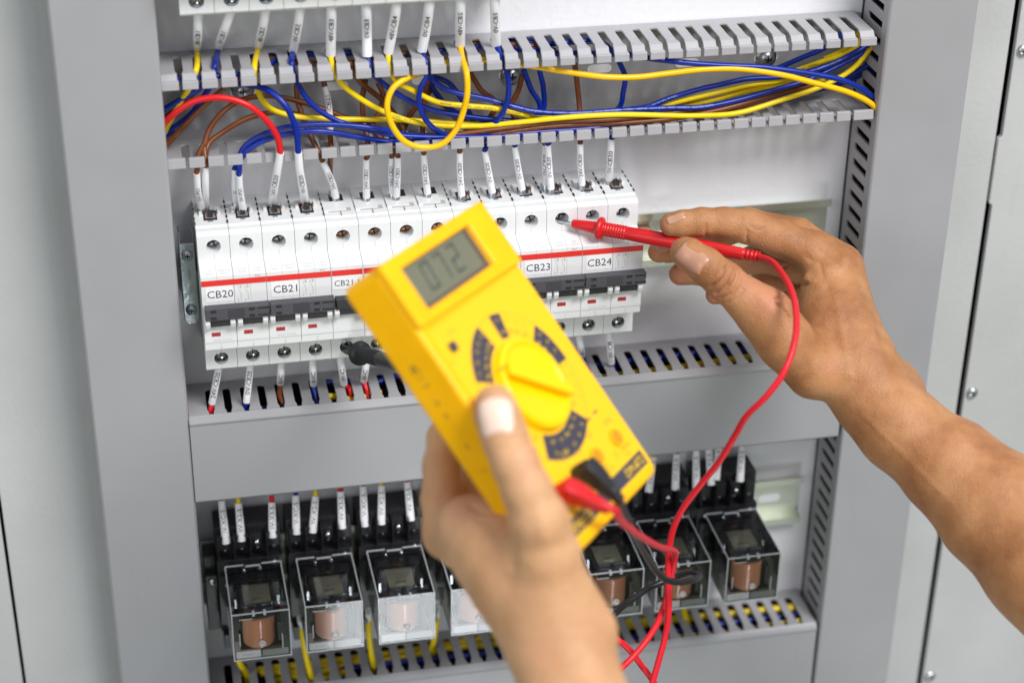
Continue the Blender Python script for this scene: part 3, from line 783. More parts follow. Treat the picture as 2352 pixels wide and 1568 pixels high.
wire(YEL, 'yellow wire from sleeve 48V-CB4 with black print, passing behind the amber loop', [('A', 1545, 60, -.034), ('A', 1520, 200, -.028), ('A', 1490, 335, 'z', z1), ('A', 1502, 430, -.031), ('A', 1545, 510, -.030), ('A', 1640, 565, -.029), ('A', 1800, 640, -.028), ('A', 1950, 662, -.028), ('A', 2150, 680, -.027), ('A', 2352, 722, -.026), ('B', 200, 695, -.024), ('B', 500, 680, -.022), ('B', 900, 640, -.018), ('B', 1300, 540, -.016), ('B', 1650, 470, -.014)],
     [([('A', 1555, -20, -.036), ('A', 1542, 70, -.034), ('A', 1520, 200, -.028), ('A', 1495, 330, 'z', z1)], '48V-CB4', .0027, 0)], [('H07V-K    1x1.5 QMM   CCC   A104311   60227IEC02(RV)   1x1.5mm2', .048, .0, False)])
wire(BLU, 'blue wire from sleeve 0V-CB4 hanging in a narrow loop inside the amber loop', [('A', 1750, 50, -.034), ('A', 1730, 190, -.028), ('A', 1708, 330, 'z', z1), ('A', 1735, 400, -.031), ('A', 1740, 470, -.033), ('A', 1695, 560, -.033), ('A', 1690, 660, -.033), ('A', 1735, 760, -.032), ('A', 1830, 838, -.030), ('A', 1960, 868, -.026), ('A', 2080, 875, -.022)],
     [([('A', 1760, -20, -.036), ('A', 1748, 60, -.034), ('A', 1730, 190, -.028), ('A', 1705, 318, 'z', z1)], '0V-CB4', .0027, 0)])
wire(AMB, 'amber yellow wire from sleeve 48V-CB5 making the big round loop and running to the right', [('A', 1945, -10, -.036), ('A', 1945, 150, -.030), ('A', 1946, 290, 'z', z1), ('A', 1962, 380, -.0335), ('A', 1985, 460, -.043), ('A', 1990, 580, -.046), ('A', 1965, 700, -.046), ('A', 1915, 820, -.046), ('A', 1830, 905, -.046), ('A', 1720, 925, -.046), ('A', 1600, 890, -.046), ('A', 1520, 790, -.045), ('A', 1487, 660, -.043), ('A', 1520, 560, -.040), ('A', 1600, 497, -.036), ('A', 1690, 462, -.031), ('A', 1760, 428, -.029), ('A', 1862, 396, -.028), ('A', 1980, 382, -.028), ('A', 2091, 378, -.028), ('A', 2219, 382, -.028), ('B', 60, 374, -.029), ('B', 200, 392, -.030), ('B', 400, 425, -.032), ('B', 600, 452, -.035), ('B', 800, 455, -.035), ('B', 1000, 432, -.035), ('B', 1200, 410, -.036), ('B', 1420, 408, -.036), ('B', 1650, 440, -.037), ('B', 1850, 490, -.037), ('B', 2050, 545, -.037), ('B', 2180, 610, -.036), ('B', 2260, 690, -.033)],
     [([('A', 1950, -60, -.036), ('A', 1947, 40, -.034), ('A', 1945, 150, -.029), ('A', 1945, 282, 'z', z1)], '48V-CB5', .0027, 0)], r=.00165)
wire(BLU, 'blue wire from sleeve 0V-CB5 bowing down beside the middle zinc screw', [('A', 2165, -20, -.036), ('A', 2168, 130, -.030), ('A', 2172, 280, 'z', z1), ('A', 2212, 380, -.031), ('A', 2245, 480, -.032), ('A', 2243, 620, -.031), ('A', 2190, 745, -.030), ('A', 2100, 815, -.027), ('A', 1990, 850, -.024)],
     [([('A', 2160, -60, -.036), ('A', 2163, 40, -.034), ('A', 2167, 150, -.029), ('A', 2170, 277, 'z', z1)], '0V-CB5', .0027, 0)])

# drops from the open duct into the breakers
zt = .0475


def drop(m, cn, label, top, sl, txt, ctop=None, print_=(), r=.0015, sr=.0018, fer=True):
    """top: wire points down to the sleeve; sl: (start, end) of the sleeve"""
    e_ = sl[-1]
    pts = list(top) + [sl[0]] + [e_]
    return wire(m, label, pts, [(list(sl), txt, sr, 1)], print_, r, GW, e_ if fer else None)


def mid(v, x, y, Y): return (v, x, y, Y)


drop(BRN, 'brown', 'brown wire at sleeve 24V-PS1 behind the first terminal of the left breaker', [('A', 340, 900, -.030), ('A', 305, 980, -.032), ('A', 297, 1050, -.034)], [('A', 293, 1085, -.034), ('A', 300, 1190, -.029), ('A', 322, 1300, 'z', zt)], '24V-PS1')
drop(BRN, 'brown', 'brown wire arching high behind the red one into the blank sleeve of the first breaker', [('B', 60, 770, -.024), ('A', 1600, 845, -.020), ('A', 1300, 765, -.018), ('A', 1100, 690, -.017), ('A', 900, 628, -.016), ('A', 720, 602, -.016), ('A', 560, 635, -.018), ('A', 440, 720, -.022), ('A', 370, 820, -.026), ('A', 342, 920, -.030), ('A', 348, 1010, -.034)], [('A', 348, 1046, -.034), ('A', 348, 1160, -.030), ('A', 348, 1285, 'z', zt)], '')
drop(BRN, 'brown', 'brown wire in the lower arc behind the red one, ending beside the blank sleeve', [('B', 100, 790, -.026), ('A', 1700, 860, -.022), ('A', 1300, 800, -.020), ('A', 1000, 735, -.019), ('A', 800, 705, -.019), ('A', 620, 740, -.021), ('A', 480, 815, -.024), ('A', 370, 900, -.028), ('A', 350, 960, -.031)], [('A', 350, 1040, -.033), ('A', 342, 1150, -.028), ('A', 338, 1270, 'z', zt)], '', sr=.0016)
drop(BLU, 'blue', 'blue wire with pale print bending down into sleeve 0V-PS1', [('B', 1200, 640, -.016), ('B', 700, 740, -.022), ('B', 100, 800, -.030), ('A', 1900, 862, -.029), ('A', 1600, 845, -.030), ('A', 1400, 805, -.035), ('A', 1150, 782, -.035), ('A', 980, 785, -.035), ('A', 830, 805, -.035), ('A', 700, 850, -.035), ('A', 600, 915, -.034), ('A', 565, 975, -.034), ('A', 562, 1040, -.036)], [('A', 558, 1098, -.036), ('A', 565, 1200, -.031), ('A', 583, 1310, 'z', zt)], '0V-PS1', print_=[('1x1,5mm2  60227IEC02(RV)   A104311   CCC   QMM 1x1,5', .012, -.0002, True)])
drop(BLU, 'blue', 'blue wire running just below the printed one into the sleeve behind 0V-PS1', [('B', 300, 800, -.026), ('A', 2100, 885, -.029), ('A', 1800, 896, -.030), ('A', 1500, 890, -.030), ('A', 1300, 860, -.033), ('A', 1080, 825, -.036), ('A', 940, 830, -.036), ('A', 800, 855, -.036), ('A', 680, 900, -.036), ('A', 600, 955, -.035), ('A', 570, 1000, -.034)], [('A', 530, 1060, -.033), ('A', 530, 1160, -.029), ('A', 538, 1270, 'z', zt)], '0V', sr=.0016)
drop(RED, 'red', 'red wire arching over the left end of the open duct into its 24V-CB20 sleeve', [('A', 40, 850, -.030), ('A', 90, 775, -.032), ('A', 170, 700, -.035), ('A', 270, 640, -.037), ('A', 380, 615, -.039), ('A', 500, 622, -.040), ('A', 610, 660, -.041), ('A', 700, 725, -.041), ('A', 765, 800, -.041), ('A', 805, 880, -.041), ('A', 816, 950, -.041)], [('A', 817, 958, -.041), ('A', 800, 1060, -.038), ('A', 780, 1170, -.031), ('A', 766, 1265, 'z', zt)], '24V-CB20', r=.0017, sr=.0021)
drop(BLU, 'blue', 'blue wire falling in front of two horizontal ones into sleeve 0V-CB20 beside the red wire', [('A', 560, 525, -.026), ('A', 680, 545, -.030), ('A', 770, 585, -.036), ('A', 850, 665, -.040), ('A', 900, 760, -.041), ('A', 922, 850, -.041), ('A', 929, 950, -.041)], [('A', 930, 955, -.041), ('A', 938, 1060, -.038), ('A', 955, 1160, -.031), ('A', 970, 1255, 'z', zt)], '0V-CB20', r=.0017, sr=.0021)
drop(BRN, 'brown', 'brown wire with its bent 24V-CB21 sleeve at the first narrow breaker', [('A', 920, 470, -.012), ('A', 925, 620, -.014), ('A', 960, 740, -.018), ('A', 1010, 860, -.024), ('A', 1065, 970, -.029)], [('A', 1082, 1010, -.030), ('A', 1115, 1080, -.027), ('A', 1145, 1150, -.022), ('A', 1165, 1235, 'z', zt)], '24V-CB21')
drop(BRN, 'brown', 'brown wire ending just left of the bent 24V-CB21 sleeve', [('A', 1130, 850, -.022), ('A', 1135, 930, -.028), ('A', 1128, 1040, -.024)], [('A', 1130, 1080, -.022), ('A', 1140, 1140, -.018), ('A', 1145, 1200, 'z', zt)], '', sr=.0012)
drop(BRN, 'brown', 'brown wire dropping straight into the upright 24V-CB21 sleeve', [('A', 1352, 500, -.016), ('A', 1332, 620, -.018), ('A', 1338, 740, -.020), ('A', 1360, 860, -.026), ('A', 1374, 960, -.030)], [('A', 1357, 995, -.030), ('A', 1355, 1100, -.025), ('A', 1358, 1235, 'z', zt)], '24V-CB21')
drop(BRN, 'brown', 'thin brown wire crossing diagonally to the hidden sleeve of a narrow breaker', [('A', 1250, 400, -.028), ('A', 1320, 515, -.022), ('A', 1450, 625, -.018), ('A', 1545, 735, -.018), ('A', 1590, 830, -.022), ('A', 1540, 930, -.027)], [('A', 1515, 985, -.027), ('A', 1512, 1090, -.022), ('A', 1520, 1215, 'z', zt)], '24V-CB21', sr=.0016)
drop(BRN, 'brown', 'brown wire that rises behind the amber loop from the third 24V-CB21 sleeve', [('A', 1430, 520, -.014), ('A', 1462, 600, -.016), ('A', 1440, 700, -.018), ('A', 1395, 790, -.021), ('A', 1460, 880, -.026), ('A', 1535, 935, -.030)], [('A', 1555, 982, -.032), ('A', 1552, 1090, -.027), ('A', 1545, 1228, 'z', zt)], '24V-CB21')
drop(BRN, 'brown', 'brown wire behind the narrow blue loop going down to the last 24V-CB21 sleeve', [('A', 1745, 490, -.016), ('A', 1725, 600, -.017), ('A', 1712, 740, -.020), ('A', 1710, 860, -.026)], [('A', 1718, 965, -.030), ('A', 1725, 1080, -.025), ('A', 1741, 1212, 'z', zt)], '24V-CB21')
drop(BRN, 'brown', 'brown wire above the 24V-CB20 sleeve nearest the top of the meter', [('A', 2010, 460, -.016), ('A', 2080, 570, -.015), ('A', 2170, 650, -.015), ('A', 2080, 800, -.022), ('A', 1960, 890, -.028)], [('A', 1942, 955, -.032), ('A', 1944, 1080, -.028), ('A', 1955, 1225, 'z', zt)], '24V-CB20')
drop(BLU, 'blue', 'blue wire whose 0V-CB20 sleeve stands right of the meter corner', [('B', 140, 410, -.018), ('B', 180, 520, -.018), ('B', 235, 640, -.018), ('A', 2300, 860, -.024), ('A', 2120, 900, -.028)], [('A', 2100, 945, -.031), ('A', 2120, 1060, -.028), ('A', 2147, 1205, 'z', zt)], '0V-CB20')
drop(BLU, 'blue', 'blue wire whose 0V-CB20 sleeve is third from the right', [('B', 232, 415, -.016), ('B', 255, 520, -.016), ('B', 252, 650, -.017), ('B', 140, 760, -.024)], [('B', 88, 860, -.031), ('B', 103, 970, -.028), ('B', 130, 1112, 'z', zt)], '0V-CB20')
drop(BRN, 'brown', 'brown wire with a double sleeve, fourth from the right', [('A', 2335, 470, -.016), ('A', 2310, 570, -.016), ('A', 2262, 690, -.017), ('B', 160, 760, -.024)], [('B', 265, 850, -.024), ('B', 262, 960, -.021), ('B', 268, 1090, 'z', zt)], '0V-CB20', sr=.0016)
drop(BLU, 'blue', 'blue wire bowing across the long amber one, its sleeve above the probe tip', [('B', 700, 365, -.022), ('B', 735, 450, -.023), ('B', 725, 540, -.023), ('B', 695, 640, -.022), ('B', 400, 740, -.024)], [('B', 282, 850, -.031), ('B', 288, 970, -.028), ('B', 300, 1110, 'z', zt)], '0V-CB20', print_=[('CE   TIS 11-2553', .004, .0, True)])
drop(BRN, 'brown', 'upright brown wire over the 24V-CB20 sleeve, second from the right', [('B', 440, 375, -.014), ('B', 452, 480, -.015), ('B', 468, 640, -.018), ('B', 470, 780, -.026)], [('B', 472, 842, -.031), ('B', 472, 960, -.028), ('B', 482, 1085, 'z', zt)], '24V-CB20')
drop(BLU, 'blue', 'blue wire hidden above the rightmost 0V-CB20 sleeve', [('B', 760, 720, -.022), ('B', 680, 770, -.027)], [('B', 656, 815, -.031), ('B', 648, 930, -.028), ('B', 640, 1052, 'z', zt)], '0V-CB20', sr=.0020)
wire(BRN, 'short brown wire carrying the white sleeve inside the open duct', [('A', 1080, 470, -.012), ('A', 1098, 540, -.014), ('A', 1120, 640, -.017), ('A', 1135, 760, -.02)], [([('A', 1098, 545, -.014), ('A', 1113, 610, -.016), ('A', 1125, 700, -.018), ('A', 1130, 830, -.02)], '24V-CB21', .0018, 0)])

# free runs inside the open duct
def free(m, label, pts, prints=(), r=.0015, inkm=INK): return wire(m, label, pts, (), prints, r, GW, None, inkm)


FLOOR[0] = 1
free(BLU, 'blue wire at the far left rising above the red arch', [('W', 60, 370, -.022), ('W', 160, 312, -.023), ('W', 300, 230, -.024), ('W', 480, 125, -.025), ('W', 660, 30, -.026), ('W', 740, -80, -.027), ('W', 900, -200, -.028)])
free(BLU, 'dark blue wire at the far left passing under the brown one', [('W', 60, 700, -.010), ('W', 210, 650, -.010), ('W', 380, 540, -.010), ('W', 560, 350, -.010), ('W', 680, 190, -.010), ('W', 780, 20, -.011), ('W', 840, -100, -.012)], [('60227IEC', .012, .0002, False)], inkm=PALE)
free(BRN, 'upper brown wire crossing the red arch at the far left', [('W', 60, 520, -.014), ('W', 180, 425, -.014), ('W', 340, 310, -.014), ('W', 520, 150, -.014), ('W', 650, -20, -.014)])
free(BRN, 'long brown wire rising from the lower left corner of the open duct', [('W', 120, 870, -.020), ('W', 225, 770, -.020), ('W', 420, 560, -.020), ('W', 640, 330, -.020), ('W', 860, 130, -.020), ('W', 1040, -10, -.020), ('W', 1200, -120, -.020)])
free(YEL, 'short yellow wire at the far left behind the red arch', [('W', 100, 760, -.016), ('W', 200, 590, -.016), ('W', 300, 400, -.012), ('W', 420, 220, -.010), ('W', 520, 30, -.010), ('W', 560, -90, -.010)])
free(BLU, 'printed blue wire running the whole right half of the open duct', [('A', 1690, 400, -.024), ('A', 1745, 475, -.026), ('A', 1850, 560, -.026), ('A', 2100, 620, -.026), ('A', 2320, 678, -.027), ('V', 100, 800, -.027), ('V', 400, 870, -.028), ('V', 850, 895, -.029), ('V', 1400, 860, -.029), ('V', 2000, 832, -.027), ('T', 0, 1125, -.027), ('T', 350, 1060, -.025), ('T', 750, 950, -.024), ('T', 1120, 840, -.023), ('T', 1450, 690, -.021), ('T', 1700, 560, -.018), ('T', 1880, 440, -.016)], [(HK + '  ' + HK, .048, .0004, False)], inkm=PALE)
free(BLU, 'blue wire diving from the narrow loop to the lower fingers', [('A', 1770, 480, -.018), ('A', 1870, 520, -.018), ('A', 1940, 600, -.017), ('A', 2000, 700, -.017), ('A', 2050, 820, -.020), ('A', 2090, 900, -.026)])
free(BLU, 'blue wire slanting behind the amber loop to the right', [('A', 1730, 480, -.014), ('A', 1790, 580, -.014), ('A', 1880, 680, -.014), ('A', 1980, 730, -.014), ('A', 2200, 780, -.013)])
free(BRN, 'brown wire slanting in the middle of the amber loop', [('A', 1750, 520, -.011), ('A', 1830, 640, -.011), ('A', 1920, 740, -.011), ('A', 2000, 790, -.011)])
free(BRN, 'brown wire rising in a V beside the left edge of the amber loop', [('A', 1590, 840, -.016), ('A', 1620, 740, -.013), ('A', 1680, 660, -.011), ('A', 1760, 560, -.011), ('A', 1780, 480, -.011)])
free(BRN, 'upper brown wire of the pair under the long yellow one', [('A', 1800, 865, -.0300), ('A', 2000, 835, -.0300), ('A', 2352, 790, -.0300), ('B', 300, 722, -.0300), ('B', 700, 700, -.031), ('B', 1000, 668, -.027), ('B', 1400, 600, -.020), ('B', 1800, 500, -.015)])
free(BRN, 'lower brown wire of the pair, with black print', [('A', 1850, 880, -.0300), ('A', 2100, 860, -.0300), ('B', 0, 785, -.0300), ('B', 300, 745, -.0300), ('B', 700, 725, -.0300), ('B', 1000, 700, -.031), ('B', 1300, 645, -.026), ('B', 1600, 560, -.020), ('B', 1850, 500, -.016)], [(HK, .022, .0005, False)])
free(BLU, 'thick blue wire lowest on the fingers right of the amber loop', [('A', 1500, 880, -.0300), ('A', 1700, 890, -.0300), ('A', 2000, 880, -.0300), ('B', 0, 812, -.0300), ('B', 300, 795, -.0300), ('B', 560, 775, -.031), ('B', 760, 735, -.025), ('B', 1000, 700, -.02)], r=.0017)
free(BLU, 'blue wire leaving upward right of the printed one toward the far screw', [('V', 1500, 850, -.022), ('V', 1740, 815, -.022), ('V', 2000, 715, -.022), ('V', 2352, 610, -.022), ('T', 200, 890, -.022), ('T', 480, 830, -.022), ('T', 850, 805, -.021), ('T', 1200, 745, -.020), ('T', 1420, 680, -.019), ('T', 1640, 580, -.018), ('T', 1850, 450, -.016)], [('XXVII HELUKABEL', .014, .0002, False)], inkm=PALE)
free(YEL, 'upper yellow wire fanning out toward the right duct', [('V', 1300, 880, -.018), ('V', 1900, 800, -.019), ('V', 2250, 720, -.020), ('T', 200, 965, -.020), ('T', 500, 895, -.020), ('T', 800, 850, -.019), ('T', 1000, 820, -.018)])
free(YEL, 'lower yellow wire fanning out toward the right duct', [('V', 1350, 890, -.015), ('V', 1950, 830, -.015), ('T', 100, 1055, -.016), ('T', 450, 965, -.016), ('T', 800, 890, -.016), ('T', 1100, 850, -.016), ('T', 1300, 830, -.015)])
free(YEL, 'printed yellow wire climbing to the top right slots of the open duct', [('T', 820, 800, -.014), ('T', 1050, 725, -.015), ('T', 1250, 655, -.016), ('T', 1450, 590, -.017), ('T', 1600, 515, -.018), ('T', 1680, 420, -.018), ('T', 1680, 320, -.018)], [('HELUKABEL  <VDE>', .006, -.0002, False)])
free(YEL, 'yellow wire behind the printed one at the top right slots', [('T', 1300, 620, -.009), ('T', 1440, 560, -.010), ('T', 1560, 480, -.011), ('T', 1650, 370, -.012), ('T', 1680, 280, -.012)])
free(BLU, 'blue wire from the far screw up to the right fingers', [('T', 700, 760, -.010), ('T', 860, 695, -.010), ('T', 1080, 600, -.011), ('T', 1300, 505, -.013), ('T', 1450, 400, -.014), ('T', 1520, 300, -.014)])
free(BLU, 'printed blue wire nearest the right fingers', [('T', 900, 800, -.024), ('T', 1200, 735, -.024), ('T', 1450, 640, -.023), ('T', 1640, 540, -.022), ('T', 1800, 440, -.020), ('T', 1900, 340, -.016)], [('A104311  60227IEC', .018, .0003, False)], inkm=PALE)
free(BLU, 'dark blue wire entering the right duct below the crossing', [('T', 900, 1010, -.012), ('T', 1250, 925, -.012), ('T', 1500, 835, -.012), ('T', 1680, 730, -.013), ('T', 1860, 630, -.014), ('T', 2000, 560, -.014)])
free(BLU, 'darkest blue wire deepest in the right corner of the open duct', [('T', 1100, 960, -.008), ('T', 1400, 900, -.008), ('T', 1650, 800, -.008), ('T', 1860, 720, -.009), ('T', 2000, 680, -.009)])
free(BLU, 'flat blue wire printed PVC 70 C above the right lower fingers', [('V', 1800, 880, -.020), ('T', 100, 1130, -.020), ('T', 500, 1075, -.019), ('T', 850, 1020, -.018), ('T', 1150, 960, -.016), ('T', 1400, 900, -.014)], [('ROHS   PVC  70\u00b0C  \u25cf  TIS 11', .014, .0002, False)], inkm=PALE)
free(BRN, 'brown wires end hidden under the printed blue one at the right', [('T', 0, 1175, -.023), ('T', 400, 1110, -.021), ('T', 750, 1000, -.018), ('T', 1050, 920, -.014), ('T', 1250, 860, -.012)], r=.0022)
free(BLU, 'blue wire lying over the long amber one to the right corner', [('V', 1400, 180, -.030), ('V', 1750, 245, -.032), ('V', 2100, 290, -.034), ('T', 0, 672, -.035), ('T', 300, 690, -.035), ('T', 650, 705, -.0355), ('T', 900, 735, -.036), ('T', 1200, 780, -.036), ('T', 1500, 845, -.036), ('T', 1700, 940, -.035), ('T', 1800, 1020, -.033), ('T', 1850, 1110, -.030)], r=.0016)
ZCLIP[0] = .1275
free(BLU, 'blue wire seen through the top slots at the middle, farther back', [('A', 2330, 220, -.009), ('V', 100, 30, -.010), ('V', 600, 75, -.011), ('V', 1000, 45, -.011), ('V', 1200, 70, -.013), ('V', 1290, 140, -.020), ('V', 1400, 260, -.022)], r=.0017)
free(BLU, 'blue wire seen through the top slots at the middle, nearer the fingers', [('A', 600, 330, -.014), ('A', 1000, 340, -.012), ('A', 1230, 335, -.013), ('A', 1600, 345, -.012), ('A', 2060, 300, -.012), ('A', 2300, 320, -.016), ('V', 200, 140, -.018), ('V', 700, 190, -.021), ('V', 1100, 195, -.024), ('V', 1400, 200, -.028)], r=.0017)
free(BRN, 'brown wire seen through the top slots left of the centre', [('A', 740, 370, -.012), ('A', 1010, 400, -.014), ('A', 1260, 400, -.014), ('A', 1590, 340, -.012), ('A', 1810, 330, -.012), ('A', 2030, 280, -.010), ('V', 150, 95, -.014), ('V', 400, 110, -.014), ('V', 650, 160, -.014)], r=.0017)
free(BLU, 'blue wire behind the left fingers of the open duct', [('A', 60, 505, -.030), ('A', 200, 500, -.030), ('A', 420, 480, -.030), ('A', 545, 470, -.028), ('A', 700, 430, -.024), ('A', 800, 380, -.018)])

ZCLIP[0] = None; FLOOR[0] = 0

# wires leaving the breakers downward
def low(m, cn, label, s0, s1, txt, tail, sr=.0021):
    e_ = pt(s1)
    wire(m, label, [s0, s1] + tail, [([s0, ((s0[0], (s0[1] + s1[1]) / 2, (s0[2] + s1[2]) / 2, -.031)), s1], txt, sr, 0)])


zb_ = -.0700
low(RED, 'red', 'red wire under the first breaker with sleeve 24V-CB', ('D', 350, 400, -.034), ('D', 290, 708, 'z', zb_), '24V-CB20', [('D', 275, 780, -.030), ('D', 262, 860, -.024)])
low(BLU, 'blue', 'blue wire under the first breaker with sleeve 0V-CB20', ('D', 595, 380, -.034), ('D', 560, 700, 'z', zb_), '0V-CB20', [('D', 540, 760, -.030), ('D', 520, 840, -.022)])
low(BRN, 'brown', 'brown wire with a short 24V sleeve under the CB21 breaker', ('D', 836, 360, -.028), ('D', 825, 555, 'z', zb_), '24V-XC', [('D', 822, 660, -.022), ('D', 850, 720, -.026), ('D', 870, 800, -.022)])
low(BLU, 'blue', 'blue wire with sleeve 0V-XC under the CB21 breaker', ('D', 1076, 330, -.028), ('D', 1086, 560, 'z', zb_), '0V-XC', [('D', 1100, 660, -.022), ('D', 1125, 740, -.026), ('D', 1150, 800, -.02)])
low(RED, 'red', 'red wire with sleeve 24V-C below the black probe tip', ('D', 1290, 320, -.028), ('D', 1325, 555, 'z', zb_), '24V-C', [('D', 1365, 600, -.02), ('D', 1390, 700, -.026), ('D', 1400, 760, -.02)])
low(RED, 'red', 'red wire whose short sleeve hangs right under the black probe flange', ('D', 1510, 330, -.028), ('D', 1480, 530, 'z', zb_), '24V-C', [('D', 1500, 600, -.022), ('D', 1520, 690, -.027), ('D', 1530, 760, -.02)])
low(BLU, 'blue', 'blue wire with a short sleeve right of the meter under the CB24 breaker', ('K', 995, 170, -.030), ('K', 1012, 392, 'z', zb_), '0V-CB', [('K', 1035, 440, -.020), ('K', 1055, 490, -.03), ('K', 1060, 540, -.02)])
low(BLU, 'blue', 'blue wire whose pale sleeve is cut off by the right edge of the meter', ('K', 805, 190, -.030), ('K', 828, 350, 'z', zb_), '0V-C', [('K', 850, 400, -.020), ('K', 880, 460, -.03)])

# ------------------------------------------------------------------ relays in their sockets
def relay_socket(label, x):
    t = thing('relay_socket', label, 'relay socket', (x, 0, -.196), 'black relay sockets')
    b = MB()
    b.box(-.0045, .0345, -.0240, -.0050, -.0390, .0370); b.box(-.0045, .0345, -.0300, -.0240, -.030, .0170)
    for k_ in range(4):
        cx = .0010 + k_ * .0096
        b.box(cx - .0040, cx + .0028, -.0290, -.0240, .0240, .0335)
        b.box(cx - .0044, cx - .0038, -.0330, -.0240, .0170, .0345)
    b.box(.0060, .0240, -.0345, -.0300, -.004, .0130); b.box(.0070, .0230, -.0385, -.0345, .0100, .0118)
    b.box(-.0035, .0055, -.0335, -.030, -.006, .008); b.box(.0245, .0335, -.0335, -.030, -.006, .008)
    for s_ in (-.0035, .0300): b.box(s_, s_ + .0035, -.0300, -.0120, -.048, -.038)
    b.text('33', lambda u, v: (.015 + u, -.0247, .0300 + v), .0032, 1)
    b.build('base', [BLK, INKG], t, bevel=.0006)
    for (cx, zz, yy) in ((.0010, .0215, -.0245), (.0110, .0215, -.0245), (.0205, .0215, -.0245), (.0300, .0215, -.0245), (.0010, .0115, -.0305), (.0205, .0125, -.0350), (.0295, .0130, -.0305), (.0010, .0020, -.0338), (.0290, .0015, -.0338), (.0200, .0280, -.0295), (.0110, .0120, -.0350)):
        b = MB(); b.lathe((cx, yy, zz), (0, -1, 0), [(0, .0019), (.0010, .0018), (.0016, .0012), (.0018, .0002)], 14); b.box(cx - .0014, cx + .0014, yy - .0019, yy - .0014, zz - .0002, zz + .0002, 1); b.build('terminal_screw', [SCREWM, DARK], t)
    return t


def relay(label, x):
    """clear box relay: copper coil on a black bobbin inside a transparent cover"""
    t = thing('relay', label, 'relay', (x, 0, -.196), 'clear plug in relays')
    z0, z1, y0, y1, w = -.0185, .0143, -.0807, -.0325, .0331
    b = MB(); b.box(.0006, w - .0006, y1 - .004, y1 + .002, z0 + .006, z1 - .001); b.box(.003, w - .003, -.0450, y1 - .004, z0 + .007, z1 - .003)
    b.build('base', BLK, t, bevel=.0004)
    b = MB(); b.box(.0055, w - .0055, -.0665, -.0450, z0 + .0085, z1 - .0045); b.build('contact_frame', BLK, t, bevel=.0005)
    b = MB(); b.box(.0085, w - .0090, -.0660, -.0480, z1 - .0046, z1 - .0036)
    b.text('EXX10522DD', lambda u, v: (.016 + u, -.0510 + v, z1 - .0035), .0016, 1); b.text('EXX10522D', lambda u, v: (.016 + u, -.0540 + v, z1 - .0035), .0014, 1)
    b.build('top_plate', [GREENG, INKG], t)
    b = MB()
    for (a0, a1, c0, c1) in ((.0085, .0150, -.0685, -.0675), (.0180, .0245, -.0685, -.0675), (.0130, .0190, -.0640, -.0625)):
        b.box(a0, a1, c0, c1, z1 - .0045, z1 - .0024)
    for a0 in (.0030, .0280): b.box(a0, a0 + .0014, -.0610, -.0540, z1 - .010, z1 - .0035)
    b.build('contact_springs', ZINC, t)
    b = MB(); b.box(.0135, .0180, -.0440, -.0425, z1 - .0028, z1 - .0020); b.build('copper_tab', COPPER, t)
    cx = .0155
    b = MB(); b.lathe((cx, -.0705, z0 + .0068), (0, 0, 1), [(0, .0094), (.0195, .0094)], 36); b.build('coil', COIL, t)
    b = MB(); b.box(.0040, w - .0045, -.0785, -.0600, z0 + .0052, z0 + .0066); b.box(.0060, .0250, -.0780, -.0600, z1 - .0060, z1 - .0050); b.box(w - .0070, w - .0045, -.0760, -.0600, z0 + .0066, z1 - .0120); b.build('bobbin', BLK, t, bevel=.0003)
    b = MB(); b.box(.0014, w * .47, -.0800, -.0700, z0 + .0006, z0 + .0056); b.text('\u2014\u2014', lambda u, v: (.0080 + u, -.08005, z0 + .0034 + v), .0024, 1); b.build('white_tag', [STICK, REDP], t)
    b = MB(); b.box(0, w, y0, y1, z0, z1)
    b.f = b.f[:]; b.f = [f for i, f in enumerate(b.f) if i != 3]; b.m = b.m[:5]; b.sm = b.sm[:5]
    c = b.build('cover', CLEAR, t)
    b = MB(); e_ = .00042
    for (xa, za) in ((0, z0), (w, z0), (0, z1), (w, z1)): b.box(xa - e_, xa + e_, y0 - e_, y1, za - e_, za + e_)
    for za in (z0, z1): b.box(0, w, y0 - e_, y0 + e_, za - e_, za + e_)
    for xa in (0, w): b.box(xa - e_, xa + e_, y0 - e_, y0 + e_, z0, z1)
    b.box(.0, .0110, y1 - .0006, y1, z1 - .0002, z1 + .0008); b.box(.0215, w, y1 - .0006, y1, z1 - .0002, z1 + .0008); b.box(.0118, .0208, y1 - .0024, y1 - .0012, z1 - .0002, z1 + .0007)
    for xa in (.0125, .0190): b.box(xa - .0008, xa + .0008, y0 - .0012, y0 + .0016, z1 - .0014, z1 + .0010)
    b.box(.0035, .0042, y0 - .0002, y0 + .0002, z0 + .010, z0 + .019); b.box(w - .0050, w - .0043, y0 - .0002, y0 + .0002, z0 + .006, z0 + .016); b.box(.004, .012, y0 - .0002, y0 + .0002, z1 - .0042, z1 - .0036)
    g = b.build('moulded_edges', CLEARE, c, bevel=.0002)
    b = MB(); b.box(.0006, w - .0006, y0 + .0008, y1 - .001, z0 + .0006, z0 + .0009); b.box(w * .50, w - .0015, y0 + .0006, y0 + .0009, z0 + .0006, z0 + .0052); b.build('bottom_light_plates', BOTLIT, c)
    b = MB(); b.lathe((cx + .0012, y0 + .0001, z0 + .0105), (0, -1, 0), [(0, .0022), (.0006, .0021), (.0006, .0014), (.0002, .0012), (.0002, .0004)], 20); b.build('test_dimple', CLEARE, c)
    return t


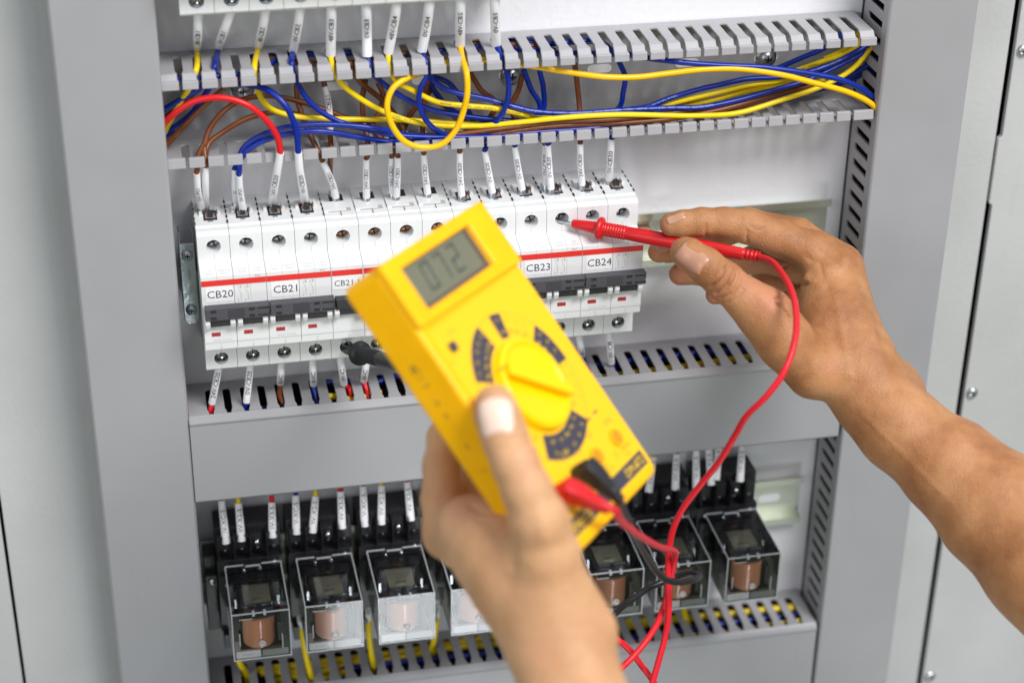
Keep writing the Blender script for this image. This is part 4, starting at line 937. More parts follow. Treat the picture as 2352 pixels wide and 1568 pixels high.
RX = [.0026, .0451, .0878, .1310, .1730, .2148, .2565, .3006]
RL = ['clear relay with a bright copper coil at the far left of the bottom row', 'clear relay second from the left, beside the loose yellow wire', 'clear relay third from the left, its front face glaring white', 'clear relay with a glaring front half hidden by the wrist of the near hand',
      'clear relay hidden behind the wrist holding the meter', 'clear relay peeking out below the bottom corner of the yellow meter', 'clear relay crossed by the red and black test leads', 'clear relay with a vivid copper coil at the far right of the row']
SL = ['black socket of the leftmost relay, with three sleeved wires above', 'black socket second from the left above the relay by the yellow wire', 'black socket third from the left, partly behind the near hand', 'black socket whose relay is half hidden by the wrist',
      'black socket hidden behind the hand and meter', 'black socket just behind the bottom corner of the yellow meter', 'black socket behind the curving red test lead', 'black socket at the right end of the row next to the bare rail']
for x, l1, l2 in zip(RX, RL, SL): relay_socket(l2, x); relay(l1, x)
b = MB(); b.box(-.0095, -.0022, -.022, -.004, -.0390, .0160); b.box(-.0095, -.0022, -.027, -.022, -.004, .0050)
sc = b.build('end_clamp', BLK, None, bevel=.0006, loc=(0, 0, -.196)); tag(sc, 'black plastic end stop on the lower rail, left of the first relay socket', 'end clamp')
b = MB(); b.lathe((-.0058, -.0271, .0005), (0, -1, 0), [(0, .0024), (.001, .0023), (.0016, .0012), (.0018, .0002)], 16); b.build('screw', ZINC, sc)

RW = [('F', 240, 230, 262, 275, 572, BLU, 'blue', '0V-XC-5', 'first'), ('F', 362, 225, 282, 385, 555, YEL, 'yellow', '48V-X2-5', 'second'), ('F', 600, 200, 275, 605, 530, RED, 'red', '24V-X3-5', 'third'),
      ('F', 770, 180, 225, 775, 505, BLU, 'blue', '0V-XC-5', 'fourth'), ('F', 912, 150, 232, 890, 495, YEL, 'yellow', '48V-X2-5', 'fifth'), ('F', 1090, 140, 198, 1100, 465, RED, 'red', '24V-X3-5', 'sixth'),
      ('F', 1250, 120, 160, 1260, 450, BLU, 'blue', '0V-XC-5', 'seventh'), ('F', 1382, 100, 155, 1380, 435, YEL, 'yellow', '48V-X2-5', 'eighth'), ('F', 1565, 90, 130, 1590, 408, RED, 'red', '24V-X3-5', 'ninth'),
      ('G', 630, 140, 185, 600, 405, YEL, 'yellow', '48V-X2-5', 'sixth from the right'), ('G', 770, 120, 168, 762, 390, RED, 'red', '24V-X3-5', 'fifth from the right'), ('G', 888, 110, 140, 890, 380, BLU, 'blue', '0V-XC-5', 'fourth from the right'),
      ('G', 965, 110, 135, 980, 360, YEL, 'yellow', '48V-X2-5', 'third from the right'), ('G', 1028, 100, 130, 1010, 330, YEL, 'yellow', '48V-X2-5', 'second from the right'), ('G', 1170, 90, 122, 1155, 340, RED, 'red', '24V-X3-5', 'last on the right')]
for (v, x0, ya, yb, x1, y1, m, cn, txt, nm) in RW:
    wire(m, f'{cn} wire with a blurred white sleeve, {nm} drop into the relay sockets' if 'right' in nm else f'{cn} wire with a blurred white sleeve, {nm} from the left over the relays',
         [(v, x0, ya - 60, -.022), (v, x0, ya, -.022), (v, x1, y1, -.0285)], [([(v, x0, yb, -.0225), (v, (x0 * .6 + x1 * .4), yb * .6 + y1 * .4, -.024), (v, x1, y1, -.0285)], txt, .0022, 1)])
# loose yellow wires between the relays
for (pts, lab) in [([('F', 790, 950, -.026), ('F', 800, 1100, -.026), ('F', 822, 1240, -.030), ('F', 850, 1400, -.030), ('F', 880, 1520, 'z', -.273), ('F', 900, 1640, -.020)], 'yellow wire hanging between the first and second relay into the bottom duct'),
                   ([('F', 1270, 880, -.026), ('F', 1285, 1050, -.028), ('F', 1290, 1180, -.030), ('F', 1305, 1330, -.030), ('F', 1325, 1440, 'z', -.273), ('F', 1335, 1530, -.020)], 'yellow wire hanging between the second and third relay into the bottom duct'),
                   ([('F', 1760, 880, -.026), ('F', 1775, 1030, -.028), ('F', 1770, 1150, -.028), ('F', 1750, 1280, -.024), ('F', 1740, 1330, 'z', -.273), ('F', 1760, 1450, -.018)], 'yellow wire hanging right of the third relay into the bottom duct'),
                   ([('F', 340, 1300, -.030), ('F', 370, 1420, -.028), ('F', 420, 1500, 'z', -.273), ('F', 430, 1600, -.018)], 'yellow wire emerging under the leftmost relay'),
                   ([('G', 860, 950, -.022), ('G', 835, 1040, -.022), ('G', 815, 1110, -.018), ('G', 830, 1180, 'z', -.274), ('G', 850, 1240, -.018)], 'yellow wire seen under the relay crossed by the test leads')]:
    has = 'emerging' not in lab and 'seen under' not in lab
    wire(YEL, lab, pts, [([pts[0], pts[1], (pts[2][0], (pts[1][1] + pts[2][1]) / 2, (pts[1][2] + pts[2][2]) / 2, -.028)], '48V-X2', .0020, 0)] if has else [], r=.0019)

# ------------------------------------------------------------------ multimeter
MC = Vector((.1341716, -.2612023, .0696146))
MU, MV, MN = Vector((.61933, .78042, -.08585)), Vector((-.48724, .46778, .73741)), Vector((.61565, -.41487, .66997))
MU.normalize(); MV = (MV - MU * MV.dot(MU)).normalized(); MN = MU.cross(MV)
MW = Matrix(((MU.x, MV.x, MN.x, MC.x), (MU.y, MV.y, MN.y, MC.y), (MU.z, MV.z, MN.z, MC.z), (0, 0, 0, 1)))
meter = thing('multimeter', 'yellow handheld multimeter showing 072, tilted in the near hand', 'multimeter')
meter.matrix_world = MW


def rrect(x0, x1, y0, y1, r, n=5):
    return arc(x1 - r, y1 - r, r, 0, math.pi / 2, n) + arc(x0 + r, y1 - r, r, math.pi / 2, math.pi, n) + arc(x0 + r, y0 + r, r, math.pi, 1.5 * math.pi, n) + arc(x1 - r, y0 + r, r, 1.5 * math.pi, 2 * math.pi, n)


hw_, hl_ = .0470, .0752
b = MB(); T = .0255
b.prism(rrect(-hw_, hw_, -hl_, hl_, .005), -T, -.0030, lambda u, v, t: (u, v, t))
b.build('lower_case', MY, meter, bevel=.0022, seg=4)
# raised display head with a window opening
dx0, dx1, dy0, dy1 = -.0352, .0268, .0478, .0688
b = MB()
O = [(-hw_, .0432), (hw_, .0412), (hw_, hl_), (-hw_, hl_)]; I = [(dx0, dy0), (dx1, dy0), (dx1, dy1), (dx0, dy1)]
for zt2, flip in ((.0, 0),):
    vs = [(u, v, .0) for u, v in O] + [(u, v, .0) for u, v in I] + [(u, v, -.0032) for u, v in I] + [(u, v, -.0034) for u, v in O]
    fs = []
    for i in range(4):
        j = (i + 1) % 4
        fs += [(i, j, j + 4, i + 4), (i + 4, j + 4, j + 8, i + 8), (j, i, i + 12, j + 12)]
    fs.append((8, 9, 10, 11)); b.add(vs, fs)
b.build('display_bezel', MY, meter, bevel=.0012, seg=3)
b = MB(); b.box(dx0 + .0002, dx1 - .0002, dy0 + .0002, dy1 - .0002, -.0031, -.0027); b.build('display_recess', LCDR, meter)
b = MB(); b.box(dx0 + .0008, dx1 - .0050, dy0 + .0020, dy1 - .0006, -.0027, -.0024)
lc = b.build('lcd', LCD, meter)
b = MB()
SEG = {'0': 'abcdef', '7': 'abc', '2': 'abged'}


def seg7(b, ch, ox, oy, w=.0075, h=.0135, t=.0014, z=-.0023):
    sh = .12
    R = dict(a=(0, h - t, w, h), d=(0, 0, w, t), g=(0, (h - t) / 2, w, (h + t) / 2), f=(0, h / 2, t, h), b=(w - t, h / 2, w, h), e=(0, 0, t, h / 2), c=(w - t, 0, w, h / 2))
    for s_ in SEG[ch]:
        x0, y0, x1, y1 = R[s_]; e_ = .00015
        P = [(x0 + e_, y0 + e_), (x1 - e_, y0 + e_), (x1 - e_, y1 - e_), (x0 + e_, y1 - e_)]
        b.add([(ox + x + y * sh, oy + y, z) for x, y in P], [(0, 1, 2, 3)])


seg7(b, '0', -.0225, .0530); seg7(b, '7', -.0110, .0530); seg7(b, '2', .0015, .0530)
b.add([(-.0330, .0510, -.0023), (-.0318, .0510, -.0023), (-.0318, .0522, -.0023), (-.0330, .0522, -.0023)], [(0, 1, 2, 3)])
b.build('digits', LCDI, lc)
# printed face sheet
F0 = -.00285
cxr, cyr = -.0012, -.0060
b = MB()
b.prism(rrect(-hw_ + .0052, hw_ - .0016, -.0705, .0400, .0015), F0 - .0002, F0, lambda u, v, t: (u, v, t))


def sector(b, r0, r1, a0, a1, z, mi, n=18):
    a0, a1 = math.radians(a0), math.radians(a1)
    vs = []
    for i in range(n + 1):
        a = a0 + (a1 - a0) * i / n
        vs += [(cxr + r0 * math.cos(a), cyr + r0 * math.sin(a), z), (cxr + r1 * math.cos(a), cyr + r1 * math.sin(a), z)]
    b.add(vs, [(2 * i, 2 * i + 1, 2 * i + 3, 2 * i + 2) for i in range(n)], mi)


zf = F0 + .00008
for a0, a1 in ((103, 153), (71, 85), (-2, 34), (-125, -52)): sector(b, .0240, .0362, a0, a1, zf, 1)
sector(b, .0360, .0363, 0, 360, zf - .00003, 2, 72)
wd = {108: ['200m'], 117: ['2V'], 126: ['20'], 136: ['200'], 146: ['1000'], 78: ['750'], 66: ['200'], 56: ['OFF'], 46: ['200'], 28: ['200k'], 19: ['20k'], 9: ['2k'], -4: ['200'], -14: ['20'], -24: ['2m'], -34: ['20m'], -44: ['10A'],
      -60: ['2n'], -72: ['20n'], -85: ['200n'], -98: ['2u'], -112: ['20u'], -136: ['hFE'], -150: ['2M'], -165: ['20M']}
for a, ws in wd.items():
    inb = any(p <= a <= q_ for p, q_ in ((103, 153), (71, 85), (-2, 34), (-125, -52)))
    ra = math.radians(a)
    for k_, wt in enumerate(ws):
        rr = .0272 + .0045 * k_
        for rr2, tx in ((rr, wt), (.0328, wt[0] + ('V' if inb else ''))) if k_ == 0 else ((rr, wt),):
            b.text(tx, lambda u, v, rr2=rr2, ra=ra: (cxr + rr2 * math.cos(ra) + u, cyr + rr2 * math.sin(ra) + v, zf + .00005), .0016 if inb else .0020, 3 if inb else 4)
for tx, u0, v0, h in (('2/10A', .0335, -.0415, .0022), ('COM', .0000, -.0425, .0020), ('10A', .0150, -.0405, .0022), ('V\u03a9', -.0130, -.0400, .0022), ('mA', -.0310, -.0400, .0020), ('UNFUSED', .0345, -.0560, .0015), ('MAX', .0330, -.0592, .0014), ('1000V MAX', .0125, -.0585, .0014), ('750V~', .0125, -.0560, .0014), ('\u26a0', .0240, -.0555, .0024), ('Cx', -.0085, -.0385, .0026), ('POWER', -.0280, .0345, .0013), ('OFF', -.0395, .0235, .0013)):
    b.text(tx, lambda u, v, u0=u0, v0=v0: (u0 + u, v0 + v, zf + .00005), h, 4 if tx != 'Cx' else 3)
for (u0, u1, v0) in ((.0185, .0235, -.0355), (.0270, .0320, -.0350), (-.0130, -.0085, -.0365)): b.add([(u0, v0, zf), (u1, v0, zf), (u1, v0 + .0009, zf), (u0, v0 + .0009, zf)], [(0, 1, 2, 3)], 1)
b.add([(-.0400, -.0690, zf), (.0425, -.0690, zf), (.0425, -.0618, zf), (-.0400, -.0618, zf)], [(0, 1, 2, 3)], 1)
b.text('DM-872', lambda u, v: (.0310 + u, -.0654 + v, zf + .00006), .0042, 3)
b.text('ENEICE', lambda u, v: (-.0265 + u, -.0654 + v, zf + .00006), .0044, 3)
b.build('printed_face', [MYF, MINK, MINKG, MYK, MINKG], meter)
b = MB(); b.box(-.0358, -.0318, .0265, .0310, F0, F0 + .0020); b.build('power_button', MINK, meter, bevel=.0005)
b = MB(); b.lathe((cxr, cyr, F0), (0, 0, 1), [(0, .0226), (.0035, .0222), (.0046, .0210), (.0044, .0195), (.0034, .0188), (.0034, .001)], 48)
bar_a = math.radians(-40)
ca, sa = math.cos(bar_a), math.sin(bar_a)


def kb(u, v, t): return (cxr + u * ca - v * sa, cyr + u * sa + v * ca, t)


b.prism([(-.0205, -.0035), (.0190, -.0026), (.0205, 0), (.0190, .0026), (-.0205, .0035)], F0 + .003, F0 + .0078, lambda u, v, t: kb(u, v, t))
kn = b.build('selector_knob', MYK, meter, bevel=.0009, seg=3, angle=50)
b = MB(); b.add([(-.0200, .0092, F0 + .0047), (-.0160, .0072, F0 + .0047), (-.0157, .0078, F0 + .0047), (-.0197, .0098, F0 + .0047)], [(0, 1, 2, 3)]); b.build('pointer_mark', MINK, kn)
for u0 in (.0317, .0102):
    b = MB(); b.lathe((u0, -.0500, F0 + .0002), (0, 0, 1), [(.0003, .0045), (.0010, .0043), (.0010, .0034), (-.0060, .0034), (-.0060, .0001)], 24, 0); b.build('socket_hole', MY, meter)
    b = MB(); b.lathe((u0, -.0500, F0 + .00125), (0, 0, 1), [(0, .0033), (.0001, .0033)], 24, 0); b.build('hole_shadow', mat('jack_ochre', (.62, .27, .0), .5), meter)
# black felt marks on the left flank
b = MB(); random.seed(3)
for (v0, h) in ((.030, .006), (.026, .005), (.022, .0055), (.0125, .003), (.006, .003), (.000, .002), (-.010, .003), (-.022, .004)):
    b.text(random.choice(['M', 'R', 'K', 'E', '~']), lambda u, v, v0=v0: (-hw_ - .00006, v0 + v * .8 , -.0160 + u), h, 0)
b.build('felt_pen_marks', mat('faded_felt_pen', (.22, .16, .02), .6), meter)


# ------------------------------------------------------------------ test leads and probes
def frame_pts(u, v, n): return np.array(MW @ Vector((u, v, n)))


def lead(m, label, pts, r=.0017, name='test_lead'):
    b = MB(); b.tube(smooth_path(pts, 10), r, 16); o = b.build(name, m); tag(o, label, 'test lead', 'meter test leads'); return o


def plug(parent, u, v, m, dirp, L=.026):
    """right angled banana plug: round foot in the socket, block body along the face"""
    f0 = frame_pts(u, v, -.0028); nn = np.array(MN)
    b = MB(); b.lathe(f0, nn, [(0, .0042), (.0020, .0048), (.0084, .0048), (.0096, .0043)], 24)
    b.build('plug_foot', m, parent, bevel=.0006)
    c0 = f0 + nn * .0078; d = np.array(dirp, float); d /= np.linalg.norm(d); s_ = np.cross(nn, d); s_ /= np.linalg.norm(s_)
    n2 = np.cross(d, s_)
    b = MB()
    prof = [(-.0048, .0042, .0038), (.003, .0046, .0041), (.011, .0040, .0036), (.017, .0030, .0029), (.0225, .0024, .0024), (.028, .0022, .0022)]
    vs = []
    for t, a, c in prof:
        t *= .72
        for (i, j) in ((-1, -1), (1, -1), (1, 1), (-1, 1)): vs.append(c0 + d * t + s_ * a * i + n2 * c * j)
    fs = [(4 * k_ + i, 4 * k_ + (i + 1) % 4, 4 * k_ + 4 + (i + 1) % 4, 4 * k_ + 4 + i) for k_ in range(len(prof) - 1) for i in range(4)] + [(3, 2, 1, 0), tuple(len(vs) - 4 + i for i in range(4))]
    b.add(vs, fs); b.build('plug_body', m, parent, bevel=.0012, seg=3)
    return c0 + d * .030


# plug directions from the photograph
redA = atd(*vp('K', 1000, 1300), .836); redS = frame_pts(-.0328, -.050, .006)
blkA = atd(*vp('K', 1060, 1230), .850); blkS = frame_pts(-.0113, -.050, .006)


def GP(x, y, d): return atd(*vp('G', x, y), d)


def PP(x, y, d): return atd(x, y, d)


# red lead: from the probe down, over itself and back to the meter
red_main = [PP(1738, 588, 1.045), PP(1768, 598, 1.035), PP(1795, 626, 1.015), PP(1818, 668, .995), PP(1829, 720, .980), PP(1825, 785, .970), PP(1800, 855, .965), PP(1760, 910, .967), PP(1715, 955, .975), PP(1688, 1000, .985), PP(1655, 1055, .995), PP(1610, 1112, 1.005), PP(1570, 1165, 1.012), PP(1546, 1215, 1.018), PP(1536, 1270, 1.022), PP(1535, 1340, 1.025), PP(1536, 1400, 1.027), PP(1528, 1460, 1.03), PP(1512, 1520, 1.03), PP(1495, 1580, 1.03), PP(1478, 1640, 1.03)]
ld = lead(LEADR, 'red test lead hanging from the held probe, curving in front of the right wrist', red_main)
ld2 = lead(LEADR, 'red test lead from the meter plug, doubling back beside the hanging lead', [redS + (redA - redS) * .62, redS + (redA - redS) * .85, redA + (redA - redS) * .12, GP(420, 570, .850), GP(500, 640, .882), GP(590, 700, .925), GP(680, 745, .975), GP(740, 758, 1.004), GP(764, 774, 1.014), GP(759, 810, 1.020), GP(744, 890, 1.026), GP(730, 960, 1.030), GP(712, 1040, 1.034), GP(690, 1110, 1.034), GP(655, 1200, 1.028), GP(600, 1290, 1.022), GP(520, 1390, 1.016), GP(430, 1480, 1.01), GP(340, 1560, 1.0), GP(260, 1650, .98)])
lead(LEADR, 'red test lead crossing at the bottom edge beside the near forearm', [GP(300, 1230, 1.02), GP(380, 1285, 1.024), GP(440, 1325, 1.026), GP(500, 1385, 1.030), GP(560, 1465, 1.036), GP(610, 1530, 1.04), GP(660, 1610, 1.04)])
pa = redA; plug(ld2, -.0328, -.0500, PROBR, redA - redS)
lb = lead(LEADB, 'black test lead curling in a small loop below the meter', [blkS + (blkA - blkS) * .62, blkS + (blkA - blkS) * .9, GP(440, 500, .872), GP(480, 590, .90), GP(530, 690, .935), GP(590, 800, .965), GP(650, 890, .985), GP(710, 940, .995), GP(780, 955, 1.000), GP(850, 945, 1.006), GP(902, 925, 1.016), GP(897, 905, 1.028), GP(840, 902, 1.040), GP(770, 918, 1.046), GP(690, 950, 1.046), GP(600, 990, 1.042), GP(520, 1045, 1.036), GP(450, 1095, 1.03), GP(370, 1175, 1.02), GP(300, 1260, 1.01)], r=.0018)
plug(lb, -.0113, -.0500, BLK, blkA - blkS)


def probe(name, label, tip, tail, m, metal_len, pr, strain=None):
    t = np.array(tip); e_ = np.array(tail); ax = e_ - t; L = np.linalg.norm(ax); ax /= L
    o = thing(name, label, 'test probe', tuple(t), 'meter probes')
    b = MB(); b.lathe((0, 0, 0), ax, [(0, .0003), (.0022, .0010), (metal_len, .0011)], 16); b.build('metal_tip', ZINC, o)
    b = MB(); b.lathe((0, 0, 0), ax, pr, 32); b.build('grip', m, o)
    return o, ax


tip = np.array(aty(*vp('E', 1036, 556), -.0385)); tail = PP(1745, 590, 1.045)
L0 = float(np.linalg.norm(tail - tip)); s = L0 / 462.0   # metres per photograph pixel along the probe
pr = [(36 * s, .0001), (36 * s, .0021), (39 * s, .0025), (60 * s, .0029), (88 * s, .0034), (94 * s, .0036), (95.5 * s, .0056), (98 * s, .0064), (102 * s, .0066), (106 * s, .0062), (108 * s, .0052), (110 * s, .0042)]
x = 112
while x < 158:
    pr += [(x * s, .0038), ((x + 1.4) * s, .0041), ((x + 3.4) * s, .0041), ((x + 4.6) * s, .0037)]; x += 6.2
pr += [(162 * s, .0038), (200 * s, .0040), (260 * s, .0041), (330 * s, .0039), (400 * s, .0035), (425 * s, .0033)]
for k_ in range(4): pr += [((428 + k_ * 9) * s, .0031), ((429 + k_ * 9) * s, .0024), ((432 + k_ * 9) * s, .0024), ((433 + k_ * 9) * s, .0030)]
pr += [(462 * s, .0027), (463 * s, .0018)]
probe('test_probe', 'red test probe held like a pencil, its tip in the CB23 breaker', tip, tail, PROBR, 40 * s, pr)
tipb = np.array(aty(*vp('D', 1322, 284), -.0385)); tailb = PP(1010, 862, .985)
Lb = float(np.linalg.norm(tailb - tipb))
prb = [(.0035, .0001), (.0036, .0025), (.012, .0030), (.0205, .0035), (.0210, .0062), (.0226, .0070), (.0240, .0067), (.0250, .0054), (.0262, .0046)]
x = .0275
while x < .046: prb += [(x, .0040), (x + .0006, .0044), (x + .0014, .0044), (x + .0019, .0039)]; x += .0026
prb += [(.050, .0041), (Lb, .0036)]
probe('test_probe', 'black test probe in the lower hole of a narrow breaker, vanishing behind the meter', tipb, tailb, LEADB, .006, prb)


# ------------------------------------------------------------------ hands: smooth union of tapered limbs, polygonised
def cone_sdf(p, a, b_, ra, rb):
    ab = b_ - a; L2 = ab @ ab; t = np.clip(((p - a) @ ab) / L2, 0, 1)
    return np.linalg.norm(p - a - t[:, None] * ab, axis=1) - (ra + (rb - ra) * (t * t * (3 - 2 * t)))


def smin(a, b_, k_):
    h = np.clip(.5 + .5 * (b_ - a) / k_, 0, 1); return b_ * (1 - h) + a * h - k_ * h * (1 - h)


class Body:
    def __init__(s): s.groups = []      # (list of capsules, inner k, join k)

    def chain(s, pts, k_in=.002, k_out=.004):
        """pts: (px, py, depth, radius in px)"""
        q_ = [(atd(x, y, d), r * d / FP) for x, y, d, r in pts]
        s.groups.append(([(q_[i][0], q_[i + 1][0], q_[i][1], q_[i + 1][1]) for i in range(len(q_) - 1)], k_in, k_out)); return s

    def sdf(s, p):
        out = None
        for caps, ki, ko in s.groups:
            g = None
            for a, b_, ra, rb in caps:
                d = cone_sdf(p, a, b_, ra, rb); g = d if g is None else smin(g, d, ki)
            out = g if out is None else smin(out, g, ko)
        return out

    def bounds(s):
        P = np.array([q_ for c, _, _ in s.groups for a, b_, ra, rb in c for q_ in (a - ra, a + ra, b_ - rb, b_ + rb)])
        return P.min(0) - .006, P.max(0) + .006

    def mesh(s, h):
        lo, hi = s.bounds(); B = 8
        n = (np.ceil((hi - lo) / h / B).astype(int) + 1) * B
        F = np.empty(n, np.float32)
        nb = n // B
        bi = np.stack(np.meshgrid(*[np.arange(k_) for k_ in nb], indexing='ij'), -1).reshape(-1, 3)
        dc = s.sdf(lo + (bi * B + (B - 1) / 2) * h)
        Fb = np.repeat(np.repeat(np.repeat(dc.reshape(nb), B, 0), B, 1), B, 2); F[:] = np.where(Fb < 0, -1, 1) * .01
        act = bi[np.abs(dc) < h * B * .95]
        off = np.stack(np.meshgrid(*[np.arange(B)] * 3, indexing='ij'), -1).reshape(-1, 3)
        for i in range(0, len(act), 400):
            a = act[i:i + 400]; idx = (a[:, None, :] * B + off[None]).reshape(-1, 3)
            F[idx[:, 0], idx[:, 1], idx[:, 2]] = s.sdf(lo + idx * h)
        sg = F < 0
        c = np.zeros(n - 1, np.int8)
        cs = [(i, j, k_) for i in (0, 1) for j in (0, 1) for k_ in (0, 1)]
        sl_ = lambda A, o: A[o[0]:A.shape[0] - 1 + o[0], o[1]:A.shape[1] - 1 + o[1], o[2]:A.shape[2] - 1 + o[2]]
        for o in cs: c += sl_(sg, o)
        cell = np.argwhere((c > 0) & (c < 8)); N = len(cell)
        acc = np.zeros((N, 3)); cnt = np.zeros(N)
        for o in cs:
            for ax in range(3):
                if o[ax]: continue
                o2 = list(o); o2[ax] = 1
                f1 = F[tuple((cell + o).T)]; f2 = F[tuple((cell + o2).T)]
                m = (f1 < 0) != (f2 < 0); t = np.where(m, f1 / (f1 - f2 + 1e-20), 0)
                q_ = np.tile(np.array(o, float), (N, 1)); q_[:, ax] += t
                acc[m] += q_[m]; cnt[m] += 1
        V = lo + (cell + acc / cnt[:, None]) * h
        ID = -np.ones(n - 1, np.int64); ID[tuple(cell.T)] = np.arange(N)
        Q = []
        for ax in range(3):
            u, v = [(1, 2), (2, 0), (0, 1)][ax]
            A = [slice(1, -1)] * 3; A[ax] = slice(0, -1); B2 = list(A); B2[ax] = slice(1, None)
            s1 = sg[tuple(A)]; s2 = sg[tuple(B2)]
            e_ = np.argwhere(s1 != s2); base = e_.copy(); base[:, [u, v]] += 1
            fl_ = s1[tuple(e_.T)]
            d0 = base.copy(); d1 = base.copy(); d1[:, u] -= 1; d2_ = d1.copy(); d2_[:, v] -= 1; d3_ = base.copy(); d3_[:, v] -= 1
            q_ = np.stack([ID[tuple(np.minimum(d, np.array(n) - 2).T)] for d in (d0, d1, d2_, d3_)], 1)
            ok = (q_ >= 0).all(1); q_ = q_[ok]; fl_ = fl_[ok]; q_[~fl_] = q_[~fl_][:, ::-1]; Q.append(q_)
        return V, np.vstack(Q)


def project(V):
    d = (V - CP) @ RM
    return 1176 + FP * d[:, 0] / d[:, 1], 784.1 - FP * d[:, 2] / d[:, 1], d[:, 1]


def polydist(x, y, line):
    best = np.full(len(x), 1e9)
    for (x0, y0), (x1, y1) in zip(line[:-1], line[1:]):
        dx, dy = x1 - x0, y1 - y0; t = np.clip(((x - x0) * dx + (y - y0) * dy) / (dx * dx + dy * dy + 1e-9), 0, 1)
        best = np.minimum(best, np.hypot(x - x0 - t * dx, y - y0 - t * dy))
    return best


def hand_object(body, h, name, label, m, creases=(), tones=()):
    V, Q = body.mesh(h)
    # surface normals
    e_ = h * .6
    G = np.stack([body.sdf(V + np.array(d) * e_) - body.sdf(V - np.array(d) * e_) for d in ((1, 0, 0), (0, 1, 0), (0, 0, 1))], 1); G /= np.linalg.norm(G, axis=1)[:, None] + 1e-12
    x, y, dep = project(V)
    view = (CP - V); view /= np.linalg.norm(view, axis=1)[:, None]
    face = np.clip((G * view).sum(1) * 2.2, 0, 1)
    disp = np.zeros(len(V))
    for line, amp, w in creases:
        d = polydist(x, y, line); disp += amp * np.exp(-(d / w) ** 2) * face
    V = V + G * disp[:, None]
    tone = np.zeros(len(V))
    for (cx, cy, rad, amt) in tones: tone += amt * np.exp(-(((x - cx) ** 2 + (y - cy) ** 2) / rad ** 2)) * face
    me = bpy.data.meshes.new(name); me.vertices.add(len(V)); me.vertices.foreach_set('co', V.astype(np.float32).ravel())
    me.loops.add(Q.size); me.loops.foreach_set('vertex_index', Q.ravel().astype(np.int32))
    me.polygons.add(len(Q)); me.polygons.foreach_set('loop_start', np.arange(0, Q.size, 4, dtype=np.int32)); me.polygons.foreach_set('loop_total', np.full(len(Q), 4, np.int32))
    me.polygons.foreach_set('use_smooth', np.ones(len(Q), bool)); me.update(calc_edges=True); me.validate()
    at_ = me.attributes.new('tone', 'FLOAT', 'POINT'); at_.data.foreach_set('value', np.clip(tone, 0, 1).astype(np.float32))
    me.materials.append(m)
    o = bpy.data.objects.new(name, me); COL.objects.link(o); tag(o, label, 'hand')
    sm = o.modifiers.new('relax', 'SMOOTH'); sm.factor = .5; sm.iterations = 1
    return o


def nail(body, parent, c, tipdir, L, wid, m, name='fingernail', lift=.00028):
    """c: (px,py,depth) of the nail middle; tipdir: (px,py,depth) toward the finger tip"""
    C0 = atd(*c); U = atd(*tipdir) - C0; U /= np.linalg.norm(U); nrm = CP - C0; nrm -= U * (nrm @ U)
    e_ = .0005; g = np.array([body.sdf((C0 + d)[None])[0] - body.sdf((C0 - d)[None])[0] for d in np.eye(3) * e_]); g /= np.linalg.norm(g)
    nrm = g - U * (g @ U); nrm /= np.linalg.norm(nrm); S_ = np.cross(nrm, U)
    nu, nv = 18, 16; pts = []
    for i in range(nu):
        for j in range(nv):
            a = -1 + 2 * i / (nu - 1); c_ = -1 + 2 * j / (nv - 1)
            # superellipse outline
            sc_ = (1 - .28 * max(0, -a) ** 3 - .16 * max(0, a) ** 4)
            pts.append((a * L / 2 * (1 - .14 * c_ * c_ * (1 if a > 0 else -1.0)), c_ * wid / 2 * sc_))
    P = np.array([C0 + U * u + S_ * v for u, v in pts])
    Q_ = P + nrm * .012
    for _ in range(60):
        d = body.sdf(Q_); Q_ -= nrm * np.clip(d, -.002, .002)[:, None] * .8
    rim = np.array([min(1 - abs(-1 + 2 * i / (nu - 1)), 1 - abs(-1 + 2 * j / (nv - 1))) for i in range(nu) for j in range(nv)])
    tp = np.array([max(0, -1 + 2 * i / (nu - 1)) for i in range(nu) for j in range(nv)])
    Q_ = Q_ + nrm * (lift * np.clip(rim * 5, -.4, 1) + .0002 * tp ** 3)[:, None]
    mb = MB(); mb.add(Q_, [(i * nv + j, i * nv + j + 1, (i + 1) * nv + j + 1, (i + 1) * nv + j) for i in range(nu - 1) for j in range(nv - 1)], 0, True)
    o = mb.build(name, m, parent)
    s_ = o.modifiers.new('thickness', 'SOLIDIFY'); s_.thickness = .0003; s_.offset = -1
    return o


def Hc(x, y, d, r): return (1378.1 + x * .36628, 402 + y * .36628, d, r * .36628)


def Hl(*pts): return [(1378.1 + x * .36628, 402 + y * .36628) for x, y in pts]


# right hand (holds the red probe)
RH = Body()
RH.chain([(2860, 1760, .93, 190), (2600, 1480, .96, 180), (2420, 1288, .985, 158), (2291, 1173, 1.0, 132), (2190, 1080, 1.01, 108), (2070, 985, 1.02, 92), (2010, 925, 1.025, 88)], .01, .008)
RH.chain([Hc(1720, 1400, 1.035, 215), Hc(1590, 1190, 1.035, 250), Hc(1480, 960, 1.045, 240), Hc(1440, 720, 1.055, 185)], .01, .012)
RH.chain([Hc(1790, 1330, 1.05, 130), Hc(1640, 1000, 1.06, 110), Hc(1520, 600, 1.06, 128)], .008, .012)
RH.chain([Hc(1900, 1290, 1.04, 78), Hc(1950, 1350, 1.04, 70)], .004, .014)
RH.chain([Hc(1330, 1240, 1.02, 165), Hc(1160, 1040, 1.015, 168), Hc(1040, 880, 1.015, 150)], .006, .012)      # thenar
RH.chain([Hc(1040, 880, 1.015, 150), Hc(905, 770, 1.015, 128), Hc(780, 665, 1.015, 121), Hc(660, 570, 1.017, 112), Hc(560, 500, 1.02, 98), Hc(530, 480, 1.022, 90)], .003, .010)     # thumb
